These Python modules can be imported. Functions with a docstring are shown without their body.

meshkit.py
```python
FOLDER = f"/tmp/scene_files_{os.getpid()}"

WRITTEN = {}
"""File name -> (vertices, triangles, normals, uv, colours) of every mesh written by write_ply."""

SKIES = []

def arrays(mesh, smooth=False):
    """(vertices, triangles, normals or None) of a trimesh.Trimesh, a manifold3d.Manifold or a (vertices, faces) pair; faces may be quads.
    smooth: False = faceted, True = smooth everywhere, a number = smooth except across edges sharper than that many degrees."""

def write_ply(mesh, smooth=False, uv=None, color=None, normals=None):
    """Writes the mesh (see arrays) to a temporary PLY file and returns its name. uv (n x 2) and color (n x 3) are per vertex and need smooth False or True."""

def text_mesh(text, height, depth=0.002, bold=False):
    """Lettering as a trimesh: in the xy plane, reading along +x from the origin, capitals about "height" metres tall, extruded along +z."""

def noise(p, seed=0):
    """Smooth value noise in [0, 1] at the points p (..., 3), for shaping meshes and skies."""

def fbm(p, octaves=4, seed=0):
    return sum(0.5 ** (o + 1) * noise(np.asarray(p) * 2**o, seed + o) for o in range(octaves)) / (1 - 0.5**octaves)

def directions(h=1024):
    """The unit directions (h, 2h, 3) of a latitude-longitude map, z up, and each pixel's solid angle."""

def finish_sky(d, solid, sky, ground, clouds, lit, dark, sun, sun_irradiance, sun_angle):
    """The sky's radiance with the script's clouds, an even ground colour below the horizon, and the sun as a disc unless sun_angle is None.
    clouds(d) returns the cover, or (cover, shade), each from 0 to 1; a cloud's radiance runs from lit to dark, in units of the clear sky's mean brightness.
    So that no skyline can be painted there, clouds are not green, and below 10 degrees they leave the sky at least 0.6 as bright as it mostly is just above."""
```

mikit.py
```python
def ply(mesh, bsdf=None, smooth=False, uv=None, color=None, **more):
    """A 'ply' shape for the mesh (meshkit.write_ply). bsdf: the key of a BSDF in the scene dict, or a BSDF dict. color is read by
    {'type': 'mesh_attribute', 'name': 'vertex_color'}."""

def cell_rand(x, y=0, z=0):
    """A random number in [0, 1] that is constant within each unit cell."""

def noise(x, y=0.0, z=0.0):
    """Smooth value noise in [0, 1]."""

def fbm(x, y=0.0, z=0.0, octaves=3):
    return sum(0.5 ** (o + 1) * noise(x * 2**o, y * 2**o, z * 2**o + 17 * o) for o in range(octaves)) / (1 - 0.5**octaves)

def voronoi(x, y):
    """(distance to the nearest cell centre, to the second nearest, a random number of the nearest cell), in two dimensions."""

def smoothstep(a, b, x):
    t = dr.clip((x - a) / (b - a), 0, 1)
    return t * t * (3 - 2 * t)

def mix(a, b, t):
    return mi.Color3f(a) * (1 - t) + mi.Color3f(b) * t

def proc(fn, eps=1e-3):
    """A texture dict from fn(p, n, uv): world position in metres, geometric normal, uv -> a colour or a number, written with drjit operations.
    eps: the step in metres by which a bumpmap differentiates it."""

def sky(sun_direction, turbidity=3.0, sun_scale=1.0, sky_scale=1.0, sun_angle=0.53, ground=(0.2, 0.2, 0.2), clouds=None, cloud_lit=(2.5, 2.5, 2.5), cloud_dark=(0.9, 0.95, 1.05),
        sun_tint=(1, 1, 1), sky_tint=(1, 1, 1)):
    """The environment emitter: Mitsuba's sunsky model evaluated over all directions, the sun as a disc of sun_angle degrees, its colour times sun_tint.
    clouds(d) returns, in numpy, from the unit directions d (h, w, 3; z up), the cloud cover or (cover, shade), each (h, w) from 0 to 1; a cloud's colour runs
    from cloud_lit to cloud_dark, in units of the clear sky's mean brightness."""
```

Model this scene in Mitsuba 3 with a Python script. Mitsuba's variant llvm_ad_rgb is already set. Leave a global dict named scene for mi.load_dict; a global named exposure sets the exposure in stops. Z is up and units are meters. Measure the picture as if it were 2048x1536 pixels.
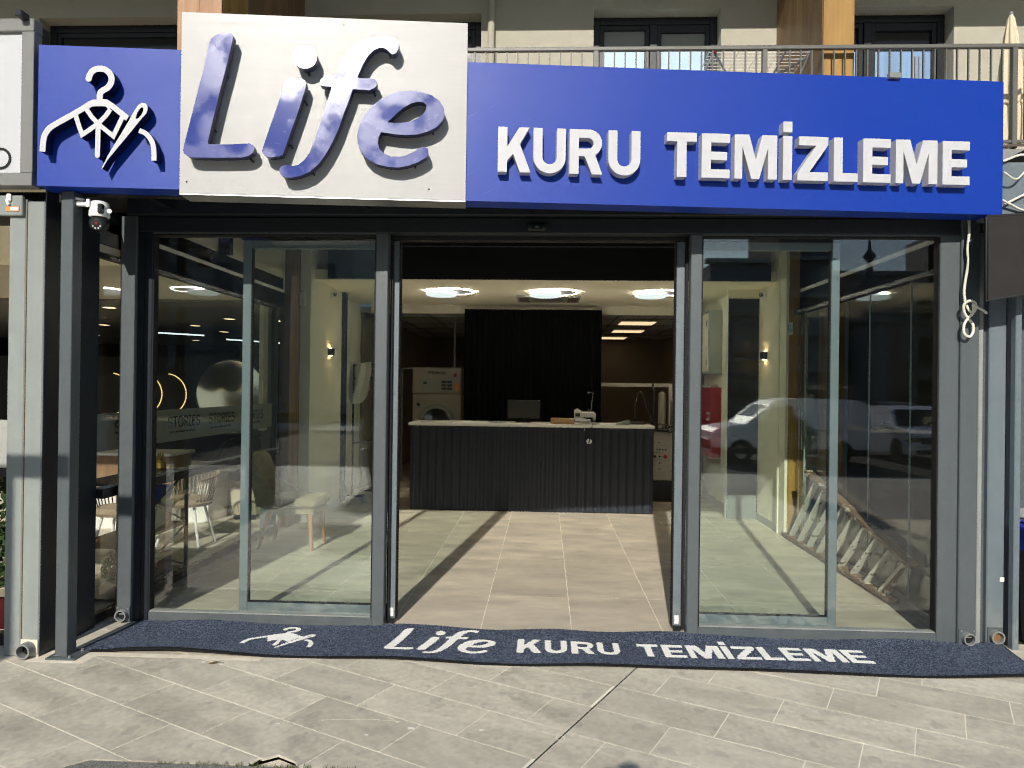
import math, random
import numpy as np, trimesh, drjit as dr, mitsuba as mi, mikit, meshkit
import manifold3d as m3
from shapely.geometry import Polygon, LineString, box as sbox, Point
from shapely import affinity
from shapely.ops import unary_union
from mikit import noise, fbm, cell_rand, smoothstep, mix, voronoi, proc

rng = random.Random(7)
T = mi.ScalarTransform4f
scene, labels = {}, {}

# ------------------------------------------------------------------ camera, sky, exposure
YAW, PITCH, ROLL = math.radians(2.5965), math.radians(0.1654), math.radians(0.7399)
CAM = np.array([-0.123, -4.8307, 1.6035])
_cy, _sy, _cp, _sp = math.cos(YAW), math.sin(YAW), math.cos(PITCH), math.sin(PITCH)
FWD = np.array([-_sy * _cp, _cy * _cp, _sp]); R0 = np.array([_cy, _sy, 0]); U0 = np.cross(R0, FWD)
UP = -math.sin(ROLL) * R0 + math.cos(ROLL) * U0
scene['camera'] = {'type': 'perspective', 'fov': math.degrees(2 * math.atan(1024 / 1469.28)), 'fov_axis': 'x',
                   'near_clip': 0.02, 'far_clip': 500.0,
                   'to_world': T().look_at(origin=CAM.tolist(), target=(CAM + FWD).tolist(), up=UP.tolist())}
SUN_AZ, SUN_EL = math.radians(6.7), math.radians(26.9)
SUN = np.array([-math.sin(SUN_AZ) * math.cos(SUN_EL), -math.cos(SUN_AZ) * math.cos(SUN_EL), math.sin(SUN_EL)])


def cloud_cover(d):
    # thin broken cloud low in the sky on the sunny side, clear overhead and to the north
    p = d * np.array([5.0, 5.0, 11.0])
    f = meshkit.fbm(p, 4, 3)
    side = np.clip((-d[..., 1] - 0.15) * 1.6, 0, 1)
    return np.clip((f - 0.53) * 4.5, 0, 1) * side * 0.75


scene['sky'] = mikit.sky(SUN.tolist(), turbidity=3.0, sun_scale=1.0, sky_scale=0.80, sun_tint=(0.84, 1.02, 1.43), sky_tint=(0.94, 1.0, 1.06), clouds=cloud_cover, cloud_lit=(2.2, 2.2, 2.2))
exposure = 1.95

# ------------------------------------------------------------------ helpers
used = set()


def fresh(base):
    key, n = base, 0
    while key in used:
        n += 1; key = f'{base}_{n:03d}'
    used.add(key); return key


def tag(key, label=None, cat=None, group=None, kind=None):
    d = labels.setdefault(key, {})
    for a, b in (('label', label), ('category', cat), ('group', group), ('kind', kind)):
        if b: d[a] = b
    return key


def obj(name, mesh, mat, parent=None, smooth=False, label=None, cat=None, group=None, kind=None, **more):
    key = fresh((parent + '__' if parent else '') + name)
    scene[key] = mikit.ply(mesh, mat, smooth=smooth, **more) if not (isinstance(mesh, dict)) else {**mesh}
    if label or cat or group or kind: tag(key, label, cat, group, kind)
    return key


def thing(name, label, cat, group=None, kind=None):
    return tag(fresh(name), label, cat, group, kind)


def cat(*ms):
    ms = [m for m in ms if m is not None]
    return trimesh.util.concatenate(ms)


def box(x0, x1, y0, y1, z0, z1, c=0.0):
    lo, hi = np.array([x0, y0, z0], float), np.array([x1, y1, z1], float)
    if c <= 0:
        m = trimesh.creation.box(extents=hi - lo); m.apply_translation((lo + hi) / 2); return m
    h = (hi - lo) / 2; c = min(c, h.min() * 0.9); pts = []
    for s in np.ndindex(2, 2, 2):
        s = np.array(s) * 2 - 1
        for k in range(3):
            q = s * (h - c); q[k] = s[k] * h[k]; pts.append(q)
    return move(trimesh.convex.convex_hull(np.array(pts)), (lo + hi) / 2)


def move(m, t):
    m.apply_translation(np.asarray(t, float)); return m


def rotz(m, a, about=(0, 0, 0)):
    m.apply_transform(trimesh.transformations.rotation_matrix(a, [0, 0, 1], about)); return m


def rot(m, a, axis, about=(0, 0, 0)):
    m.apply_transform(trimesh.transformations.rotation_matrix(a, axis, about)); return m


def bar(p, q, w, d, side=(0, 0, 1), c=0.0):
    """rectangular bar from p to q; w across 'side', d along the third axis"""
    p, q = np.asarray(p, float), np.asarray(q, float); e = q - p; L = np.linalg.norm(e); e /= L
    s = np.asarray(side, float); s = s - e * (s @ e); s /= np.linalg.norm(s); t = np.cross(e, s)
    m = box(-L / 2, L / 2, -w / 2, w / 2, -d / 2, d / 2, c)
    M = np.eye(4); M[:3, 0], M[:3, 1], M[:3, 2], M[:3, 3] = e, s, t, (p + q) / 2
    m.apply_transform(M); return m


def tube(pts, r, n=8, closed=False):
    p = np.asarray(pts, float); k = len(p); r = np.broadcast_to(r, (k,))
    t = (np.roll(p, -1, 0) - np.roll(p, 1, 0)) if closed else np.gradient(p, axis=0)
    t = t / (np.linalg.norm(t, axis=1, keepdims=True) + 1e-12)
    a = np.cross(t[0], [0, 0, 1.0] if abs(t[0][2]) < 0.9 else [1.0, 0, 0]); a /= np.linalg.norm(a)
    ang = np.arange(n) * 2 * np.pi / n; v = []
    for i in range(k):
        a = a - t[i] * (a @ t[i]); a /= np.linalg.norm(a); b = np.cross(t[i], a)
        v.append(p[i] + r[i] * (np.cos(ang)[:, None] * a + np.sin(ang)[:, None] * b))
    v = np.vstack(v); f = []
    for i in range(k if closed else k - 1):
        for j in range(n):
            A, B = i * n + j, i * n + (j + 1) % n; Cc, D = ((i + 1) % k) * n + j, ((i + 1) % k) * n + (j + 1) % n
            f += [[A, D, B], [A, Cc, D]]
    if not closed:
        v = np.vstack([v, p[0], p[-1]]); o0, o1 = len(v) - 2, len(v) - 1
        for j in range(n):
            f += [[o0, j, (j + 1) % n], [o1, (k - 1) * n + (j + 1) % n, (k - 1) * n + j]]
    m = trimesh.Trimesh(v, np.array(f), process=False); m.fix_normals(); return m


def spline(pts, n=8):
    """Catmull-Rom through the points"""
    p = np.asarray(pts, float); p = np.vstack([2 * p[0] - p[1], p, 2 * p[-1] - p[-2]]); out = []
    for i in range(1, len(p) - 2):
        for u in np.linspace(0, 1, n, endpoint=False):
            a, b, c, d = p[i - 1], p[i], p[i + 1], p[i + 2]
            out.append(0.5 * (2 * b + (c - a) * u + (2 * a - 5 * b + 4 * c - d) * u * u + (3 * b - a - 3 * c + d) * u ** 3))
    return np.array(out + [p[-2]])


def lathe(prof, n=24, at=(0, 0, 0), axis=None):
    m = trimesh.creation.revolve(np.asarray(prof, float), sections=n)
    if axis is not None: m.apply_transform(trimesh.geometry.align_vectors([0, 0, 1], axis))
    m.fix_normals(); return move(m, at)


def disc(r, h, at, axis=(0, 0, 1), n=24):
    m = trimesh.creation.cylinder(radius=r, height=h, sections=n)
    m.apply_transform(trimesh.geometry.align_vectors([0, 0, 1], np.asarray(axis, float))); return move(m, at)


def prism(poly, o, ex, ey, depth, c=0.0):
    """shapely polygon(s) drawn in the plane o + u ex + v ey, thickened from 0 to depth along ex x ey"""
    parts = [g for g in getattr(poly, 'geoms', [poly]) if not g.is_empty and g.geom_type == 'Polygon']
    ms = []
    for g in parts:
        ms.append(trimesh.creation.extrude_polygon(g.simplify(0.0002), abs(depth), engine='earcut'))
    m = cat(*ms); ez = np.cross(ex, ey)
    if depth < 0: m.apply_translation([0, 0, depth])
    M = np.eye(4); M[:3, 0], M[:3, 1], M[:3, 2], M[:3, 3] = ex, ey, ez, o
    m.apply_transform(M); return m


X, Y, Z = np.array([1.0, 0, 0]), np.array([0, 1.0, 0]), np.array([0, 0, 1.0])


def quad(a, b, c, d):
    return trimesh.Trimesh(np.array([a, b, c, d], float), [[0, 1, 2], [0, 2, 3]], process=False)


def frame_rect(x0, x1, z0, z1, w, y0, y1, c=0.004, bw=None, tw=None):
    """four butted bars of a rectangular frame in the xz plane"""
    bw, tw = bw or w, tw or w
    return cat(box(x0, x0 + w, y0, y1, z0, z1, c), box(x1 - w, x1, y0, y1, z0, z1, c),
               box(x0 + w, x1 - w, y0 + 0.002, y1 - 0.002, z0, z0 + bw, c), box(x0 + w, x1 - w, y0 + 0.002, y1 - 0.002, z1 - tw, z1, c))


# ------------------------------------------------------------------ materials
def bsdf(key, color, rough=0.6, spec=0.4, metal=0.0, coat=0.0, coat_gloss=0.8, **more):
    c = {'type': 'rgb', 'value': list(color)} if isinstance(color, (tuple, list)) else color
    d = {'type': 'principled', 'base_color': c, 'roughness': rough, 'specular': spec, 'metallic': metal}
    if coat: d['clearcoat'] = coat; d['clearcoat_gloss'] = coat_gloss
    d.update(more)
    scene[key] = {'type': 'twosided', 'bsdf': d}
    return key


CA, SA = math.cos(math.radians(-27.5)), math.sin(math.radians(-27.5))


def paver_fn(seed, tone):
    lo, hi = [0.51 * tone, 0.468 * tone, 0.375 * tone], [0.65 * tone, 0.597 * tone, 0.48 * tone]
    def fn(p, n, uv):
        u, v = p.x * CA + p.y * SA, -p.x * SA + p.y * CA
        w = fbm(u * 1.7 + seed, v * 1.7, 3.1, 2) * 0.5
        f = fbm(u * 2.2 + seed * 3.7, v * 8.0 + w * 5, seed, 4)
        g = fbm(p.x * 46, p.y * 46, seed, 2)
        c = mix(lo, hi, smoothstep(0.2, 0.8, f))
        c = c * (0.86 + 0.28 * g)
        stain = smoothstep(0.50, 0.72, fbm(p.x * 1.9 + 9, p.y * 1.9, 2.0, 4))
        spot = smoothstep(0.70, 0.76, fbm(p.x * 9, p.y * 9, 6.0, 3))
        c = c * (1 - 0.15 * stain) * (1 - 0.14 * spot)
        white = smoothstep(0.80, 0.86, noise(p.x * 75, p.y * 75, 4.0)) * smoothstep(0.55, 0.7, noise(p.x * 2.3, p.y * 2.3, 8.0))
        return mix(c, [0.55, 0.53, 0.46], white * 0.5)
    return fn


for k, (s_, t_) in enumerate([(0.0, 1.0), (5.3, 0.90), (11.7, 1.05), (23.1, 0.94)]):
    bsdf(f'mat_paver_{k}', proc(paver_fn(s_, t_)), 0.62, 0.35)


def far_paver(p, n, uv):
    u, v = p.x * CA + p.y * SA, -p.x * SA + p.y * CA
    row = dr.floor(v / 0.3); fu = u / 0.6 + 0.37 * row; fv = v / 0.3
    eu, ev = dr.abs(fu - dr.floor(fu + 0.5)) * 0.6, dr.abs(fv - dr.floor(fv + 0.5)) * 0.3
    joint = 1 - smoothstep(0.002, 0.006, dr.minimum(eu, ev))
    c = mix([0.44, 0.41, 0.33], [0.60, 0.56, 0.46], fbm(u * 2.5, v * 9, 0.0, 3)) * (0.9 + 0.2 * cell_rand(fu, fv))
    return mix(c, [0.55, 0.52, 0.43], joint)


bsdf('mat_pavement', proc(far_paver), 0.65, 0.3)
bsdf('mat_grout', (0.80, 0.74, 0.61), 0.9, 0.2)
bsdf('mat_mortar', proc(lambda p, n, uv: mix([0.60, 0.54, 0.42], [0.78, 0.72, 0.59], fbm(p.x * 30, p.y * 30, p.z * 30, 3))), 0.95, 0.1)


def floor_fn(seed, tone):
    lo, hi = [0.40 * tone, 0.355 * tone, 0.285 * tone], [0.60 * tone, 0.53 * tone, 0.42 * tone]
    def fn(p, n, uv):
        f = fbm(p.x * 2.8 + seed, p.y * 6.5, seed, 4)
        g = fbm(p.x * 16 + seed, p.y * 40, 3.0, 2)
        c = mix(lo, hi, smoothstep(0.0, 1.0, f)) * (0.94 + 0.12 * g)
        d = smoothstep(0.6, 0.8, fbm(p.x * 4.1, p.y * 4.1, seed + 5, 3))
        return c * (1 - 0.12 * d)
    return fn


for k, (s_, t_) in enumerate([(1.0, 1.0), (7.3, 0.95), (15.2, 1.03)]):
    bsdf(f'mat_floor_{k}', proc(floor_fn(s_, t_)), 0.5, 0.4)


def paint_fn(base, streak=0.10, scale=1.0, grime=1.0):
    def fn(p, n, uv):
        f = fbm(p.x * 26 * scale + p.y * 21 * scale, p.z * 1.1, 2.0, 3)
        g = fbm(p.x * 9, p.y * 9, p.z * 9, 3)
        low = smoothstep(0.35, 0.0, p.z) * smoothstep(0.35, 0.7, g) * grime
        c = mi.Color3f(base) * (1 - streak + 2 * streak * (0.5 * f + 0.5 * g))
        dust = smoothstep(0.84, 0.88, noise(p.x * 120, p.y * 120, p.z * 120)) * 0.07
        return mix(c, [0.42, 0.38, 0.30], low * 0.28 + dust)
    return fn


bsdf('mat_anthracite', proc(paint_fn([0.082, 0.096, 0.102], 0.10, 1.0, 0.15)), 0.42, 0.45)
bsdf('mat_anthracite_plain', (0.085, 0.098, 0.105), 0.35, 0.45)
bsdf('mat_header', (0.022, 0.026, 0.030), 0.35, 0.4)
bsdf('mat_screen', (0.022, 0.021, 0.016), 0.4, 0.3)
bsdf('mat_dark_rebate', (0.012, 0.016, 0.022), 0.4, 0.4)
bsdf('mat_container_grey', proc(paint_fn([0.245, 0.268, 0.255], 0.16)), 0.5, 0.4)
bsdf('mat_sign_frame', proc(paint_fn([0.20, 0.20, 0.19], 0.05)), 0.5, 0.35)
bsdf('mat_container_blue_grey', proc(paint_fn([0.135, 0.165, 0.185], 0.12)), 0.45, 0.45)
bsdf('mat_black', (0.008, 0.009, 0.010), 0.45, 0.35)
bsdf('mat_black_metal', (0.012, 0.013, 0.014), 0.35, 0.5)
bsdf('mat_rubber', (0.012, 0.012, 0.013), 0.75, 0.3)
bsdf('mat_rust', proc(lambda p, n, uv: mix([0.12, 0.06, 0.03], [0.30, 0.17, 0.08], fbm(p.x * 40, p.y * 40, p.z * 40, 3))), 0.9, 0.2)
bsdf('mat_pipe_grey', (0.22, 0.225, 0.22), 0.5, 0.4)


def sign_white(p, n, uv):
    f = fbm(p.x * 3.0, p.z * 160.0, 1.0, 2); g = fbm(p.x * 2.2, p.z * 2.2, 7.0, 3)
    return mi.Color3f(0.405, 0.402, 0.395) * (0.965 + 0.035 * f + 0.03 * g)


def brushed_rough(p, n, uv):
    return 0.34 + 0.10 * fbm(p.x * 2.0, p.z * 220.0, 1.0, 2)


bsdf('mat_sign_white', proc(sign_white), proc(brushed_rough), 0.35)


def sign_blue(p, n, uv):
    scr = smoothstep(0.80, 0.9, fbm(p.x * 3.0 + 0.7 * p.z, p.z * 70 - p.x * 40, 2.0, 3)) * smoothstep(0.55, 0.7, fbm(p.x * 1.7, p.z * 1.7, 9.0, 2))
    return mix([0.001, 0.033, 0.31], [0.07, 0.11, 0.36], scr * 0.5)


def blue_rough(p, n, uv):
    return 0.40 + 0.10 * fbm(p.x * 2.4, p.z * 2.4, 4.0, 4)


bsdf('mat_sign_blue', proc(sign_blue), proc(blue_rough), 0.38)
bsdf('mat_letter_white', (0.53, 0.53, 0.55), 0.45, 0.35)
bsdf('mat_letter_white_side', (0.48, 0.48, 0.485), 0.5, 0.3)


def letter_blue(p, n, uv):
    f = fbm(p.x * 6, p.z * 6, 3.0, 4); sc = smoothstep(0.70, 0.82, fbm(p.x * 9 + p.z * 40, p.z * 9 - p.x * 30, 1.0, 3))
    return mix([0.008, 0.022, 0.20], [0.022, 0.042, 0.25], f) + mi.Color3f(0.03, 0.03, 0.035) * sc


def letter_rough(p, n, uv):
    return 0.13 + 0.15 * smoothstep(0.35, 0.7, fbm(p.x * 7, p.z * 7, 12.0, 4))


bsdf('mat_letter_blue', proc(letter_blue), proc(letter_rough), 0.45)
bsdf('mat_letter_navy_side', (0.012, 0.016, 0.06), 0.4, 0.5)
bsdf('mat_icon_side', (0.003, 0.005, 0.028), 0.5, 0.3)


def plaster(base, amt=0.06):
    def fn(p, n, uv):
        return mi.Color3f(base) * (1 - amt + 2 * amt * fbm(p.x * 6 + p.y * 3, p.y * 6, p.z * 6, 4)) * (0.97 + 0.06 * noise(p.x * 90, p.y * 90, p.z * 90))
    return fn


bsdf('mat_facade', proc(plaster([0.43, 0.405, 0.335])), 0.9, 0.1)
bsdf('mat_inner_wall', proc(plaster([0.80, 0.75, 0.62], 0.04)), 0.85, 0.15)
bsdf('mat_ceiling', (0.82, 0.77, 0.62), 0.9, 0.1)
bsdf('mat_back_wall', (0.22, 0.19, 0.15), 0.85, 0.15)
bsdf('mat_back_ceiling', (0.30, 0.29, 0.27), 0.9, 0.1)
bsdf('mat_cream', (0.62, 0.58, 0.47), 0.6, 0.3)
bsdf('mat_skirting', (0.40, 0.40, 0.38), 0.5, 0.4)


def wood_fn(a, b, sx, sz, ring=18.0):
    def fn(p, n, uv):
        w = fbm(p.x * 4 * sx + p.y * 4 * sx, p.z * 0.6 * sz, 2.0, 3)
        g = fbm(p.x * 60 * sx + p.y * 60 * sx, p.z * 3.0 * sz, 5.0, 3)
        l = 0.5 + 0.5 * dr.sin(w * ring + p.z * 0.4)
        return mix(a, b, 0.45 * l + 0.55 * g)
    return fn


bsdf('mat_clad_yellow', proc(wood_fn([0.26, 0.135, 0.03], [0.40, 0.235, 0.065], 1, 1)), 0.5, 0.35)
bsdf('mat_clad_pink', proc(wood_fn([0.33, 0.17, 0.09], [0.46, 0.27, 0.15], 1, 1)), 0.5, 0.35)
bsdf('mat_clad_brown', proc(wood_fn([0.13, 0.075, 0.035], [0.23, 0.145, 0.07], 1, 1)), 0.5, 0.35)
bsdf('mat_leg_wood', proc(wood_fn([0.34, 0.17, 0.085], [0.46, 0.26, 0.14], 2, 1)), 0.5, 0.4)
bsdf('mat_desk_wood', proc(wood_fn([0.20, 0.12, 0.065], [0.32, 0.21, 0.12], 1, 2)), 0.5, 0.35)


def ladder_fn(p, n, uv):
    g = fbm(p.x * 30, p.y * 6, p.z * 30, 3); b = fbm(p.x * 14, p.y * 14, p.z * 14, 4)
    c = mix([0.10, 0.062, 0.036], [0.25, 0.165, 0.10], g)
    return mix(c, [0.60, 0.55, 0.45], smoothstep(0.60, 0.70, b))


def rung_fn(p, n, uv):
    b = fbm(p.x * 22, p.y * 22, p.z * 22, 4)
    return mix([0.60, 0.57, 0.49], [0.15, 0.11, 0.08], smoothstep(0.64, 0.72, b))


bsdf('mat_ladder_rail', proc(ladder_fn), 0.85, 0.2)
bsdf('mat_ladder_rung', proc(rung_fn), 0.85, 0.2)


def mat_fn(p, n, uv):
    f = noise(p.x * 170, p.y * 130, 1.0); g = noise(p.x * 330, p.y * 260, 5.0); h = fbm(p.x * 3, p.y * 3, 2.0, 3)
    s = smoothstep(0.30, 0.95, 0.6 * f + 0.4 * g)
    c = mix([0.021, 0.029, 0.052], [0.205, 0.235, 0.30], s)
    return c * (0.85 + 0.3 * h)


bsdf('mat_carpet', proc(mat_fn), 0.95, 0.05, sheen=0.3)
bsdf('mat_carpet_white', proc(lambda p, n, uv: mix([0.76, 0.75, 0.69], [0.92, 0.91, 0.86], noise(p.x * 240, p.y * 200, 3.0))), 0.95, 0.05)
bsdf('mat_flute', (0.018, 0.022, 0.031), 0.45, 0.35)
bsdf('mat_flute_dark', (0.0012, 0.0015, 0.002), 0.7, 0.04)
bsdf('mat_counter_top', (0.86, 0.83, 0.74), 0.35, 0.45)
bsdf('mat_appliance', (0.36, 0.33, 0.26), 0.45, 0.4)
bsdf('mat_appliance_grey', (0.30, 0.31, 0.27), 0.5, 0.4)
bsdf('mat_machine_cream', (0.58, 0.56, 0.45), 0.35, 0.5)
bsdf('mat_chrome', (0.62, 0.62, 0.62), 0.22, 0.5, metal=1.0)
bsdf('mat_steel', (0.50, 0.50, 0.49), 0.35, 0.5, metal=0.8)
bsdf('mat_gold', (0.42, 0.28, 0.07), 0.28, 0.5, metal=1.0)
bsdf('mat_white', (0.76, 0.75, 0.72), 0.4, 0.4)
bsdf('mat_white_plastic', (0.78, 0.78, 0.76), 0.35, 0.45)
bsdf('mat_red', (0.33, 0.018, 0.022), 0.4, 0.45)
bsdf('mat_red_dull', (0.16, 0.02, 0.03), 0.5, 0.4)
bsdf('mat_cardboard', (0.46, 0.29, 0.14), 0.85, 0.15)
bsdf('mat_orange', (0.75, 0.28, 0.07), 0.6, 0.3)
bsdf('mat_cloth_bag', proc(lambda p, n, uv: mi.Color3f(0.58, 0.57, 0.53) * (0.85 + 0.3 * fbm(p.x * 18, p.y * 18, p.z * 18, 3))), 0.9, 0.1)
bsdf('mat_velvet', proc(lambda p, n, uv: mix([0.24, 0.19, 0.125], [0.34, 0.28, 0.19], fbm(p.x * 30, p.y * 30, p.z * 30, 3))), 0.9, 0.1, sheen=0.5)
bsdf('mat_wicker', (0.30, 0.23, 0.16), 0.7, 0.25)
bsdf('mat_blue_cloth', (0.03, 0.06, 0.28), 0.8, 0.2)
bsdf('mat_grey_cloth', (0.30, 0.31, 0.30), 0.9, 0.1)
bsdf('mat_bin_blue', (0.015, 0.03, 0.42), 0.4, 0.45)
bsdf('mat_awning', proc(lambda p, n, uv: mi.Color3f(0.030, 0.028, 0.027) * (0.85 + 0.3 * fbm(p.x * 9, p.y * 9, p.z * 9, 3))), 0.9, 0.15)
bsdf('mat_cable', (0.70, 0.68, 0.58), 0.5, 0.35)
bsdf('mat_cable_dark', (0.03, 0.03, 0.03), 0.5, 0.35)
bsdf('mat_rail_metal', (0.12, 0.115, 0.10), 0.45, 0.45)
bsdf('mat_parasol', proc(lambda p, n, uv: mi.Color3f(0.66, 0.57, 0.41) * (0.9 + 0.2 * fbm(p.x * 14, p.y * 14, p.z * 5, 3))), 0.9, 0.1)
bsdf('mat_window_dark', (0.010, 0.013, 0.018), 0.06, 0.6)
bsdf('mat_blind', (0.24, 0.25, 0.23), 0.6, 0.4, coat=0.6, coat_gloss=0.97)
bsdf('mat_curtain_sky_tint', proc(lambda p, n, uv: mi.Color3f(0.20, 0.32, 0.52) * (0.7 + 0.6 * fbm(p.x * 14, p.z * 0.6, 1.0, 3))), 0.3, 0.5, coat=1.0, coat_gloss=0.97)  # blue tone over the folds stands in for sky reflected in the glass
bsdf('mat_window_frame', (0.012, 0.014, 0.017), 0.4, 0.45)
bsdf('mat_curtain_sky_pale', (0.40, 0.56, 0.70), 0.5, 0.3, coat=1.0, coat_gloss=0.97)  # light blue colour holds the sky reflection of these lower panes
bsdf('mat_asphalt', proc(lambda p, n, uv: mi.Color3f(0.055, 0.054, 0.052) * (0.7 + 0.6 * noise(p.x * 140, p.y * 140, 0.0))), 0.9, 0.2)
bsdf('mat_granite', proc(lambda p, n, uv: mix([0.09, 0.088, 0.082], [0.30, 0.29, 0.26], noise(p.x * 210, p.y * 210, 0.0))), 0.8, 0.25)
bsdf('mat_leaf', (0.045, 0.085, 0.025), 0.6, 0.3)
bsdf('mat_leaf_light', (0.09, 0.12, 0.03), 0.6, 0.3)
bsdf('mat_grass', (0.12, 0.13, 0.035), 0.8, 0.2)
bsdf('mat_pot_black', (0.02, 0.02, 0.022), 0.5, 0.4)
bsdf('mat_pot_cream', (0.58, 0.52, 0.38), 0.6, 0.3)
bsdf('mat_pot_green', (0.20, 0.28, 0.26), 0.6, 0.3)
bsdf('mat_car_white', (0.78, 0.79, 0.80), 0.25, 0.5, coat=1.0, coat_gloss=0.95)
bsdf('mat_car_dark', (0.02, 0.021, 0.024), 0.25, 0.5, coat=1.0, coat_gloss=0.95)
bsdf('mat_car_glass', (0.015, 0.02, 0.022), 0.05, 0.6)
bsdf('mat_tyre', (0.015, 0.015, 0.015), 0.85, 0.2)
bsdf('mat_stone_far', (0.33, 0.31, 0.27), 0.85, 0.15)
bsdf('mat_grey_far', (0.16, 0.16, 0.165), 0.85, 0.15)
bsdf('mat_brown_far', (0.13, 0.105, 0.09), 0.85, 0.15)
bsdf('mat_skin', (0.50, 0.33, 0.25), 0.55, 0.35)
bsdf('mat_jacket', (0.05, 0.06, 0.08), 0.85, 0.15)
bsdf('mat_trousers', (0.03, 0.03, 0.035), 0.85, 0.15)
bsdf('mat_hair', (0.02, 0.016, 0.012), 0.7, 0.3)
bsdf('mat_salon_dark', (0.035, 0.034, 0.032), 0.8, 0.2)
bsdf('mat_salon_wall', (0.16, 0.15, 0.13), 0.8, 0.2)
bsdf('mat_film', (0.36, 0.36, 0.33), 0.8, 0.1)
bsdf('mat_mirror', (0.85, 0.90, 0.86), 0.12, 0.5, metal=0.9)
scene['mat_glass'] = {'type': 'thindielectric', 'int_ior': 1.75, 'specular_transmittance': {'type': 'rgb', 'value': [0.935, 1.0, 0.96]}}
scene['mat_glass_side'] = {'type': 'thindielectric', 'int_ior': 1.55, 'specular_transmittance': {'type': 'rgb', 'value': [0.84, 0.87, 0.84]}}
bsdf('mat_glass_edge', (0.40, 0.48, 0.45), 0.3, 0.5)


def glow(rgb, k=1.0):
    return {'type': 'area', 'radiance': {'type': 'rgb', 'value': [c * k for c in rgb]}}


def lamp(name, mesh, rgb, k, parent=None, **lab):
    return obj(name, mesh, 'mat_white_plastic', parent, emitter=glow(rgb, k), **lab)


# ------------------------------------------------------------------ lettering: bold grotesque capitals, cap height 1
def _arc(cx, cy, r, a0, a1, n=14):
    return [(cx + r * math.cos(math.radians(a)), cy + r * math.sin(math.radians(a))) for a in np.linspace(a0, a1, n)]


def _circ(cx, cy, r): return Point(cx, cy).buffer(r, 24)


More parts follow.
